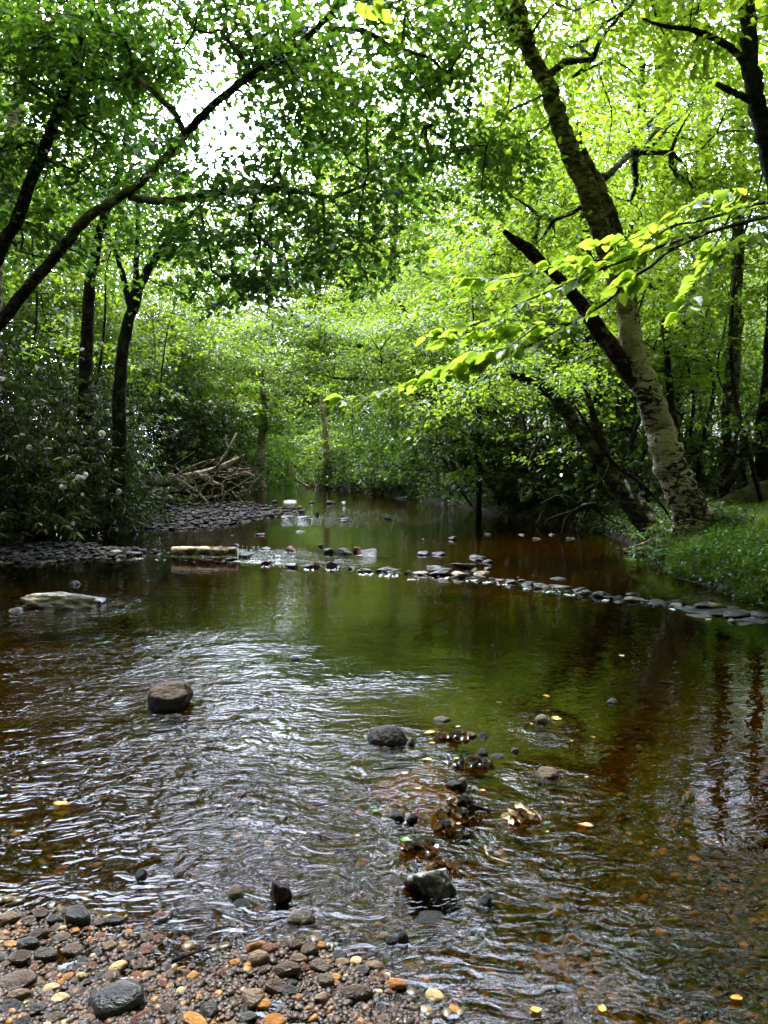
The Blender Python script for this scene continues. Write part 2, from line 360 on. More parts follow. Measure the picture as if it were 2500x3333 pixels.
def ground(X, Y):
    X = np.asarray(X, float); Y = np.asarray(Y, float)
    d = sdist(X, Y, SHORE) + vnoise(X, Y, 1.3, 3) * .25 * sstep(3.5, 6, Y)
    near = 1 - sstep(4.0, 6.5, Y)
    depth = (0.04 + 0.30 * (1 - np.exp(-np.maximum(d, 0) / 1.3)))
    depth = depth * (1 - .45 * near) 
    bed = -depth + vnoise(X, Y, 1.1, 5) * .08 + vnoise(X, Y, 4, 6) * .03 + .03 * sstep(-.1, .3, weir_side(X, Y))
    o = np.maximum(-d, 0)
    shore = -.004 + .05 * o + vnoise(X, Y, 3.2, 8) * .05 + vnoise(X, Y, 9, 9) * .02
    gentle = (1 - sstep(3.2, 5.0, Y)) * (1 - sstep(1.0, 2.5, X))
    bank_h = np.where(X > 0, .50, .38)
    bank = bank_h * (1 - np.exp(-o / .33)) + .05 * np.minimum(o, 6) + .012 * np.minimum(np.maximum(o - 6, 0), 80) + vnoise(X, Y, .7, 10) * .18 * sstep(0, 1, o) + vnoise(X, Y, .12, 12) * .8 * sstep(2, 12, o)
    out = shore * gentle + bank * (1 - gentle)
    h = np.where(d > 0, bed, out)
    b1 = sdist(X, Y, BAR1); b2 = sdist(X, Y, BAR2)
    for b in (b1, b2):
        lift = .005 + .035 * sstep(-.3, .8, b) + vnoise(X, Y, 1.7, 13) * .07 + vnoise(X, Y, 5, 14) * .03
        h = np.where(d > 0, np.maximum(h, lift * sstep(-.5, .2, b) + h * (1 - sstep(-.5, .2, b))), h)
    # a shallow gravel tongue below the middle of the stream
    c = np.array([.62, 3.9]); g = np.exp(-(((X - c[0]) / .8) ** 2 + ((Y - c[1]) / 1.2) ** 2))
    h = np.where(d > 0, h + .07 * g, h)
    return h
def gz(x, y): return float(ground(np.array([x]), np.array([y]))[0])

xs = np.concatenate([-np.geomspace(14, 420, 40)[::-1], np.linspace(-13.8, -3, 90), np.linspace(-2.95, 3, 190), np.linspace(3.05, 8, 70), np.linspace(8.15, 16, 40), np.geomspace(16.5, 420, 40)])
ys = np.concatenate([np.linspace(-60, -2, 20), np.linspace(-1.5, 1.2, 14), np.linspace(1.24, 5, 150), np.linspace(5.05, 20, 170), np.linspace(20.2, 50, 110), np.geomspace(51, 620, 50)])
GX, GY = np.meshgrid(xs, ys)
GZ = ground(GX, GY)
def grid_mesh(name, X, Y, Z, smooth=True):
    ny, nx = X.shape; V = np.stack([X, Y, Z], -1).reshape(-1, 3)
    i = np.arange(ny - 1)[:, None] * nx; j = np.arange(nx - 1)[None]
    q = np.stack([i + j, i + j + 1, i + nx + j + 1, i + nx + j], -1).reshape(-1, 4)
    return mesh_idx(name, V, q, smooth)

a = M('ground'); pos = a.t.nodes.new('ShaderNodeNewGeometry').outputs['Position']
z = a.n('ShaderNodeSeparateXYZ', {0: pos}, 2)
vor = a.t.nodes.new('ShaderNodeTexVoronoi'); vor.inputs['Scale'].default_value = 34; a.t.links.new(pos, vor.inputs['Vector'])
pebc = a.ramp(a.n('ShaderNodeSeparateColor', {0: vor.outputs['Color']}), [(0, (.030, .022, .009)), (.3, (.052, .038, .013)), (.55, (.085, .058, .019)), (.75, (.12, .082, .026)), (.92, (.20, .13, .04))])
pebc = a.mix(a.ramp(vor.outputs['Distance'], [(.3, 0.0), (.75, 1.0)]), pebc, (.035, .022, .010))
sand = a.mix(a.ramp(a.noise(1.4, 4, .6, pos), [(.42, 0.0), (.6, 1.0)]), pebc, a.mix(.5, pebc, (.055, .038, .012)))
soil = a.ramp(a.noise(5, 6, .65, pos), [(.3, (.012, .009, .006)), (.5, (.035, .024, .014)), (.7, (.07, .046, .024))])
moss = a.ramp(a.noise(3, 5, .6, pos), [(.4, (.025, .05, .01)), (.65, (.06, .10, .015))])
soil = a.mix(a.ramp(a.noise(.45, 3, .6, pos), [(.42, 0.0), (.56, 1.0)]), soil, moss)
mud = (.014, .010, .007)
gat = a.n('ShaderNodeAttribute', None, 'Fac', attribute_name='meadow') if False else None
at = a.t.nodes.new('ShaderNodeAttribute'); at.attribute_name = 'meadow'
mead = a.ramp(a.noise(2.0, 5, .6, pos), [(.3, (.09, .15, .015)), (.7, (.20, .27, .03))])
land = a.mix(at.outputs['Fac'], soil, mead)
a2 = a.t.nodes.new('ShaderNodeAttribute'); a2.attribute_name = 'shore'
wetgr = a.mix(a.ramp(a.noise(40, 4, .6, pos), [(.4, 0.0), (.65, 1.0)]), (.016, .010, .007), (.05, .028, .016))
land = a.mix(a2.outputs['Fac'], land, wetgr)
a3 = a.t.nodes.new('ShaderNodeAttribute'); a3.attribute_name = 'gold_sand'
gold = a.ramp(a.noise(45, 5, .65, pos), [(.3, (.10, .055, .010)), (.5, (.24, .14, .025)), (.7, (.42, .27, .06))])
sand = a.mix(a.ramp(a.math('MULTIPLY_ADD', a.math('SUBTRACT', a.noise(7, 5, .65, pos), .5), .9, a3.outputs['Fac']), [(.42, 0.0), (.62, 1.0)]), sand, gold)
k = a.mapr(z, .0, .03, 0, 1)
c = a.mix(k, sand, a.mix(a.mapr(z, .10, .42, 0, 1), a.mix(a2.outputs['Fac'], mud, wetgr), land))
GM = a.out(a.bsdf(Base_Color=c, Roughness=.9, Specular_IOR_Level=.15, Normal=a.bump(a.math('ADD', a.noise(25, 5, .6, pos), a.math('MULTIPLY', vor.outputs['Distance'], -.6)), .02, .7)))
me = grid_mesh('ground', GX, GY, GZ)
def vattr(me, name, arr):
    at = me.attributes.new(name, 'FLOAT', 'POINT'); at.data.foreach_set('value', np.ascontiguousarray(arr, np.float32).ravel())
MEAD = np.maximum(sstep(9, 15, GX) * sstep(20, 26, GY), sstep(48, 56, GY)) 
vattr(me, 'meadow', MEAD)
vattr(me, 'shore', (1 - sstep(3.4, 4.6, GY)) * (1 - sstep(1.2, 2.6, GX)))
_c = G(1345, 2510)
vattr(me, 'gold_sand', np.exp(-((GX - _c[0]) / .26) ** 2 - ((GY - _c[1]) / .42) ** 2) * .95 + .6 * np.exp(-((GX - .62) / .35) ** 2 - ((GY - 2.25) / .25) ** 2))
tag(link('ground', me, GM), kind='structure')

# ------------------------------------------------------------------ water
wxs = np.concatenate([np.linspace(-18, -5, 60), np.linspace(-4.9, 4.5, 250), np.linspace(4.6, 6, 12)])
wys = np.concatenate([np.linspace(-3.5, 1.2, 16), np.linspace(1.22, 6.5, 260), np.linspace(6.53, 14, 220), np.linspace(14.1, 55, 200)])
WX, WY = np.meshgrid(wxs, wys)
WZ = water_z(WX, WY)
def pxmask(poly, soft):                         # a region of the stream, softened, given by its outline
    return sstep(-soft, soft, sdist(WX, WY, gp(*poly)))
sw = vnoise(WX, WY, 1.6, 21) * .5 + vnoise(WX, WY, 4.5, 22) * .5
rip = np.full(WX.shape, .07)
rip = np.maximum(rip, .95 * pxmask([(-300, 2120), (250, 2080), (700, 2070), (1000, 2140), (900, 2190), (1120, 2330), (1050, 2500), (1250, 2700), (1300, 2880), (1000, 3100), (-300, 3000)], .9))
rip = np.maximum(rip, .6 * pxmask([(700, 2210), (1480, 2170), (1500, 2240), (1000, 2290)], .4))
rip = np.maximum(rip, .26 * pxmask([(1180, 2620), (1700, 2700), (2100, 2760), (2600, 2700), (2600, 3400), (1350, 3150), (1250, 2900)], .15))
rip = np.maximum(rip, .09 * pxmask([(1500, 2150), (2600, 2150), (2600, 2900), (1700, 2720)], .5))
rip = np.maximum(rip, .9 * pxmask([(1010, 1668), (1180, 1650), (1400, 1672), (1450, 1698), (1250, 1722), (900, 1712)], .8))
rip = np.maximum(rip, .7 * pxmask([(560, 1790), (1000, 1790), (1250, 1825), (1200, 1850), (700, 1822)], .3))
rip = np.maximum(rip, .8 * pxmask([(2150, 1935), (2500, 1925), (2600, 2010), (2300, 1985)], .2))
for px_, py_, r_ in [(537, 2312, .30), (1262, 2425, .25), (1408, 2925, .22), (1790, 2532, .14), (1766, 2350, .12), (905, 2938, .14), (975, 3008, .14), (172, 1984, .5), (1500, 2650, .25), (1700, 2668, .18)]:
    c_ = G(px_, py_); dx = WX - c_[0]; dy = WY - c_[1]; dd = np.hypot(dx, np.where(dy < 0, dy * .55, dy)); rip = np.maximum(rip, .75 * np.exp(-((dd - r_ * .9) / (r_ * .8)) ** 2))
rip = np.clip(rip * (1 + 1.5 * sw * sstep(.1, .3, rip)), .03, 1.2)
WZ = WZ + rip * .006 * (vnoise(WX, WY, 5.0, 31) + vnoise(WX + .5 * WY, WY, 11, 32)) * (1 - sstep(9, 13, WY))
dw = np.abs(weir_side(WX, WY)); WZ += .007 * vnoise(WX, WY, 9, 33) * np.exp(-(dw / .12) ** 2)
me = grid_mesh('water', WX, WY, WZ); vattr(me, 'ripple', rip)
a = M('stream_water'); pos = a.t.nodes.new('ShaderNodeNewGeometry').outputs['Position']
at = a.t.nodes.new('ShaderNodeAttribute'); at.attribute_name = 'ripple'; r = at.outputs['Fac']
sp = a.scaled(pos, (.55, 1.0, 1.0))
wn = a.noise(3.0, 2, .5, pos, out=1)
sp = a.n('ShaderNodeVectorMath', {0: sp, 1: a.n('ShaderNodeVectorMath', {0: wn, 3: .25}, 0, operation='SCALE')}, 0, operation='ADD')
h = a.math('ADD', a.math('MULTIPLY', a.noise(30, 1.5, .5, sp, .15), .012), a.math('MULTIPLY', a.noise(11, 1.5, .5, sp, .15), .026))
h = a.math('MULTIPLY', h, r)
h = a.math('ADD', h, a.math('MULTIPLY', a.noise(2.2, 2, .5, sp), .004))
bm = a.bump(h, 1.0, 1.0)
fr = a.n('ShaderNodeFresnel', {'IOR': 1.34, 'Normal': bm})
tr = a.n('ShaderNodeBsdfTransparent', {'Color': (.37, .262, .060)})
gl = a.n('ShaderNodeBsdfGlossy', {'Color': (1, 1, 1), 'Roughness': .015, 'Normal': bm})
WM = a.out(a.n('ShaderNodeMixShader', {0: fr, 1: tr, 2: gl}))
tag(link('water', me, WM), kind='structure')

# ------------------------------------------------------------------ stones
def rock_mesh(name, seed, sub=3, cuts=6, cmin=.55, rough=.10):
    bm = bmesh.new(); bmesh.ops.create_icosphere(bm, subdivisions=sub, radius=1.0)
    V = np.array([v.co for v in bm.verts]); k = np.random.default_rng(seed)
    for i in range(cuts):
        n = nrm(k.normal(0, 1, 3)); c = k.uniform(cmin, .9)
        dd = V @ n - c; V = V - np.maximum(dd, 0)[:, None] * n * .92
    off = Vector(k.uniform(-50, 50, 3))
    if rough > 0:
        for i, v in enumerate(V):
            p = Vector(v); V[i] = v * (1 + rough * mn.fractal(p * 1.6 + off, .8, 2.0, 4))
    lo, hi = V.min(0), V.max(0); V = (V - (lo + hi) / 2) / (hi - lo)
    for v, c in zip(bm.verts, V): v.co = c
    me = bpy.data.meshes.new(name); bm.to_mesh(me); bm.free()
    me.polygons.foreach_set("use_smooth", np.ones(len(me.polygons), bool)); return me
_rs = [100]
def stone(name, label, cat, px, py, wpx, hpx, mk, rot=None, group=None, deep=.75, cuts=7, cmin=.5, sub=3, z=None, sunk=.58, rough=.10, tilt=(0, 0)):
    """a stone whose waterline front stands at photo point (px,py), wpx wide and hpx high above the water"""
    z0 = 0.0 if z is None else z
    g = G(px, py, z0)
    if z is None:
        z0 = float(water_z(g[0], g[1])); g = G(px, py, z0)
    k = math.hypot(g[1], EYE) / F
    wd = wpx * g[1] / F; dp = wd * deep; vis = max((hpx * k - .3 * dp * (EYE - z0) / g[1]), .25 * hpx * k)
    _rs[0] += 1
    me = rock_mesh(name, _rs[0], sub, cuts, cmin, rough)
    o = link(name, me, ROCK[mk] if mk in ROCK else PEB[mk])
    tot = vis / (1 - sunk)
    o.scale = (wd, dp, tot); o.location = (g[0], g[1] + dp / 2, z0 + vis - tot / 2)
    o.rotation_euler = (tilt[0], tilt[1], random.uniform(-.25, .25) if rot is None else rot)
    return tag(o, label, cat, group)

stone('river_rock', 'large flat grey rock with painted sun patches standing alone in the calm pool', 'rock', 172, 1984, 268, 56, 'slab', 0.05, cuts=12, cmin=.34, sub=5, deep=.55, rough=.16, tilt=(.05, .07), sunk=.45)
stone('river_rock', 'small low stone beside the large flat pale rock', 'rock', 44, 1992, 54, 14, 'slate')
stone('river_rock', 'small grey stone in dark water behind the large flat pale rock', 'rock', 237, 1905, 40, 14, 'slate')
stone('river_rock', 'brown blocky boulder standing in the rippled shallows', 'rock', 537, 2312, 152, 84, 'brown', .1, cuts=10, cmin=.5, sub=5, deep=.8, rough=.08, sunk=.5)
stone('river_rock', 'smooth dark grey rounded rock near submerged golden gravel', 'rock', 1262, 2425, 146, 58, 'dark', .0, cuts=4, cmin=.65, sub=5, deep=.7, rough=.07)
stone('river_rock', 'little tan stone touching the smooth dark grey rounded rock', 'rock', 1342, 2425, 34, 22, 'tan')
stone('river_rock', 'tiny black stone below the smooth dark grey rounded rock', 'rock', 1378, 2470, 28, 18, 'dark')
stone('river_rock', 'angular dark rock with pale lichen-grey top in the rippled water', 'rock', 1408, 2925, 208, 92, 'lichen', .15, cuts=10, cmin=.42, sub=5, deep=.62, rough=.1, tilt=(.05, .12))
stone('river_rock', 'wet grey knobbly stone beside the pale-topped angular rock', 'rock', 1585, 2950, 76, 40, 'slate', cuts=5, sub=4, rough=.3)
stone('river_rock', 'dark red-brown rock at the edge of the pebble shore', 'rock', 905, 2938, 88, 62, 'brown', cuts=9, sub=4, rough=.2)
stone('river_rock', 'pale olive pointed stone in sparkling shore water', 'rock', 762, 2925, 62, 34, 'tan', cuts=6)
stone('river_rock', 'thin black stone beside the pale olive pointed stone', 'rock', 782, 2952, 56, 16, 'dark')
stone('river_rock', 'olive grey humped stone at the water edge', 'rock', 975, 3008, 100, 38, 'slab', cuts=5, sub=4)
stone('river_rock', 'black angular stone standing in glittering water', 'rock', 452, 2868, 46, 34, 'dark', cuts=8)
stone('river_rock', 'low black stone almost under the glittering water', 'rock', 722, 2855, 44, 10, 'dark')
stone('river_rock', 'white pebble shining above the amber water', 'rock', 1766, 2350, 48, 22, 'pale', cuts=2, cmin=.75)
stone('river_rock', 'flat pinkish brown stone with wet rim in amber water', 'rock', 1790, 2532, 82, 30, 'tan', cuts=3, cmin=.7, sub=4)
stone('river_rock', 'dark stone just breaking the reflection of the leaning birch', 'rock', 1995, 2290, 46, 16, 'slate')
stone('river_rock', 'small pale pink stone in amber shallows', 'rock', 1678, 2448, 28, 14, 'pale')
stone('river_rock', 'long pinkish stone lying in golden shallows', 'rock', 1440, 2350, 58, 14, 'tan', cuts=3)
stone('river_rock', 'low dark stone among the upper ripples', 'rock', 475, 2155, 56, 14, 'dark')
stone('river_rock', 'tiny dark stone between ripples and green reflection', 'rock', 962, 2150, 32, 12, 'dark')
stone('river_rock', 'bluish grey wet lump splashed by the current', 'rock', 1288, 2672, 66, 30, 'slate', sub=4, rough=.3)
stone('river_rock', 'dark grey lump beside the bluish splashed stone', 'rock', 1340, 2674, 50, 26, 'dark', sub=4, rough=.3)
stone('river_rock', 'bright white stone on top of the dark leaf snag', 'rock', 1508, 2560, 36, 28, 'pale', cuts=5)
stone('river_rock', 'grey stone under the white stone in the snag', 'rock', 1480, 2565, 60, 18, 'slate', cuts=5)
stone('river_rock', 'grey pebble in a string of small stones', 'rock', 1575, 2402, 30, 18, 'slate')
stone('river_rock', 'pinkish pebble in a string of small stones', 'rock', 1495, 2405, 46, 14, 'tan')
stone('river_rock', 'pinkish grey pebble beside grey one in string of small stones', 'rock', 1535, 2402, 44, 16, 'tan')
stone('river_rock', 'round grey cobble by the leaf-choked stick', 'rock', 1575, 2460, 38, 22, 'dark')
stone('river_rock', 'dark sunken disc of stone near the dark snag', 'rock', 1622, 2468, 46, 10, 'slate')
stone('river_rock', 'grey cobble half out of shallow golden water', 'rock', 1310, 3070, 48, 32, 'slate', cuts=4)
stone('river_rock', 'dark cobble touching the grey one in shallow golden water', 'rock', 1275, 3078, 46, 26, 'dark', cuts=4)
stone('river_rock', 'wet dark slab under the trickle below the pale-topped rock', 'rock', 1400, 3010, 110, 16, 'dark', cuts=8)

# the line of stones across the stream
WL = [ # px, py, w, h, material, label (None: one of the plain dark ones)
 (365, 1806, 52, 22, 'pale', 'rounded tan stone at the end of the upper gravel bar'), (420, 1812, 60, 20, 'dark', None), (792, 1818, 36, 24, 'slate', 'grey knob of stone against the end of the pale log'), (748, 1822, 34, 10, 'slate', None),
 (862, 1834, 34, 14, 'red', None), (946, 1848, 44, 22, 'dark', None), (1002, 1846, 32, 16, 'slate', None), (1028, 1846, 24, 24, 'red', 'small reddish upright stone in the stone line'), (1084, 1848, 46, 28, 'dark', 'dark humped stone of the stone line near mid stream'),
 (1145, 1852, 30, 12, 'dark', None), (1185, 1858, 66, 18, 'slate', None), (1265, 1862, 92, 22, 'slate', 'broad flat blue-grey slab of the stone line'), (1325, 1870, 40, 16, 'slate', None), (1376, 1872, 62, 16, 'tan', 'thin buff slab between dark stones of the stone line'),
 (1440, 1872, 84, 32, 'dark', 'big dark rounded stone next to the white-topped one'), (1418, 1848, 70, 12, 'dark', None), (1502, 1878, 64, 24, 'pale', 'white-topped rounded stone in the stone line'), (1510, 1846, 60, 22, 'slate', None), (1545, 1856, 36, 14, 'slate', None), (1570, 1872, 52, 16, 'tan', 'flat pinkish stone beside the white-topped one'),
 (1590, 1858, 30, 12, 'dark', None), (1628, 1888, 30, 8, 'tan', None), (1668, 1898, 42, 18, 'dark', None), (1700, 1898, 34, 10, 'tan', None), (1722, 1906, 36, 14, 'slate', None), (1768, 1914, 64, 18, 'slab', None), (1830, 1924, 70, 16, 'slab', None), (1896, 1926, 58, 18, 'slate', 'buff-edged flat slab with white glints below'), (1890, 1936, 40, 12, 'slate', None),
 (1918, 1930, 46, 18, 'slab', None), (1962, 1940, 62, 20, 'brown', 'brown oval stone in a low stack of the stone line'), (1988, 1952, 40, 8, 'slate', None), (2072, 1942, 52, 18, 'dark', 'dark loaf-shaped stone resting on a flat one'), (2072, 1958, 74, 16, 'slab', None), (2122, 1962, 44, 12, 'dark', None),
 (2162, 1970, 62, 20, 'slate', None), (2205, 1968, 76, 22, 'slate', None), (2210, 1976, 30, 10, 'pale', None), (2262, 1984, 60, 16, 'slate', None), (2310, 1982, 60, 22, 'slate', None), (2340, 1980, 62, 26, 'tan', 'buff domed stone behind the long dark slab'), (2345, 2006, 176, 26, 'dark', 'long dark flat slab of the stone line'),
 (2395, 1982, 60, 10, 'dark', None), (2430, 2016, 100, 24, 'slate', None), (2392, 2028, 30, 18, 'tan', 'small salmon stone in front of the stone line'), (2470, 2034, 90, 18, 'slate', None), (2495, 2012, 60, 22, 'dark', None), (2290, 2012, 60, 8, 'tan', None), (2440, 2040, 60, 10, 'dark', None), (1658, 1908, 24, 8, 'dark', None), (2020, 1962, 30, 8, 'dark', None)]
for x, y, ww, hh, mk, lb in WL:
    if lb is None:
        lb = {'dark': 'dark wet stone', 'slate': 'slate grey flat stone', 'tan': 'buff flat stone', 'red': 'reddish stone', 'slab': 'pale grey slab', 'brown': 'brown stone', 'pale': 'whitish pebble'}[mk] + ' of the low stone line across the stream'
    if 'of the low stone line' in lb: y += random.gauss(0, 3); ww *= random.uniform(.65, 1.4)
    stone('weir_stone', lb, 'stone', x, y, ww * 1.08, hh * .75, mk, deep=random.uniform(.6, 1.0), cuts=10, cmin=.34, sub=4, sunk=.5, rough=.17, group='stone line: ' + lb if 'of the low stone line' in lb else None)
UP = [(1068, 1804, 42, 26, 'dark'), (1112, 1806, 74, 30, 'dark'), (1205, 1806, 68, 26, 'slate'), (1180, 1812, 60, 10, 'dark'), (945, 1795, 40, 24, 'red'), (862, 1790, 40, 12, 'dark'), (768, 1776, 22, 8, 'dark'), (1042, 1780, 16, 12, 'dark'), (1165, 1798, 34, 24, 'red'), (1380, 1808, 44, 18, 'dark'), (1430, 1808, 54, 14, 'slate'),
      (1560, 1818, 60, 16, 'dark'), (1592, 1832, 40, 14, 'slate'), (1560, 1826, 30, 12, 'slate'), (1474, 1758, 30, 16, 'dark'), (845, 1742, 38, 8, 'dark'), (978, 1732, 42, 8, 'dark'), (1126, 1692, 40, 10, 'dark'), (1128, 1700, 46, 8, 'dark'), (1268, 1692, 36, 14, 'dark'), (1032, 1678, 16, 16, 'dark'), (940, 1688, 62, 14, 'dark'), (985, 1686, 58, 8, 'dark'),
      (892, 1638, 24, 14, 'dark'), (1015, 1638, 20, 10, 'dark'), (1075, 1640, 36, 14, 'dark'), (1120, 1636, 22, 8, 'dark'), (945, 1634, 48, 10, 'dark'), (1820, 1886, 60, 10, 'dark'), (1700, 1742, 26, 6, 'dark'), (1590, 1740, 24, 6, 'dark'), (1750, 1756, 30, 8, 'dark'), (1800, 1742, 26, 8, 'slate'), (1860, 1755, 30, 8, 'dark'), (2410, 1945, 40, 14, 'dark'), (2450, 1950, 44, 12, 'slate')]
UPL = {'dark': 'dark low rock breaking the water above the stone line', 'slate': 'grey low rock breaking the water above the stone line', 'red': 'rusty pointed rock breaking the water above the stone line'}
for x, y, ww, hh, mk in UP:
    stone('upstream_rock', UPL[mk], 'rock', x, y, ww, hh * .75, mk, cuts=9, cmin=.36, rough=.16, group='upstream rocks ' + mk, sunk=.52)
stone('upstream_rock', 'small orange-brown rock at the tip of the dark gravel bar', 'rock', 974, 1656, 18, 10, 'tan')
stone('upstream_rock', 'white spot of a pebble in the brown reflection above the stone line', 'rock', 1376, 1760, 12, 8, 'pale')

# ------------------------------------------------------------------ pebbles of the near shore
PSH = [rock_mesh('pebble_shape', 500 + i, 3, 3 + i % 4, .60 - .02 * i, .05) for i in range(8)]
PEBM = {}
for c in PEB:
    for i in range(8):
        me = PSH[i].copy(); me.materials.append(PEB[c]); PEBM[c, i] = me
placed = []
def pebble(px, py, wpx, c, label, group=None, aspect=None, flat=None, rot=None, under=False):
    g = G(px, py + wpx * .25, 0.0); z0 = gz(g[0], g[1])
    g = G(px, py + wpx * .25, z0 if under else max(z0, 0)); k = math.hypot(g[1], EYE) / F
    wd = wpx * k; asp = aspect or random.uniform(.6, .95); fl = flat or random.uniform(.42, .68)
    o = bpy.data.objects.new('pebble', PEBM[c, random.randrange(8)]); COL.objects.link(o)
    hh = wd * fl; o.scale = (wd, wd * asp, hh); o.location = (g[0], g[1], z0 + hh * .26)
    o.rotation_euler = (random.uniform(-.2, .2), random.uniform(-.2, .2), rot if rot is not None else random.uniform(-3.1, 3.1))
    placed.append((px, py, wpx)); return tag(o, label, 'pebble', group)
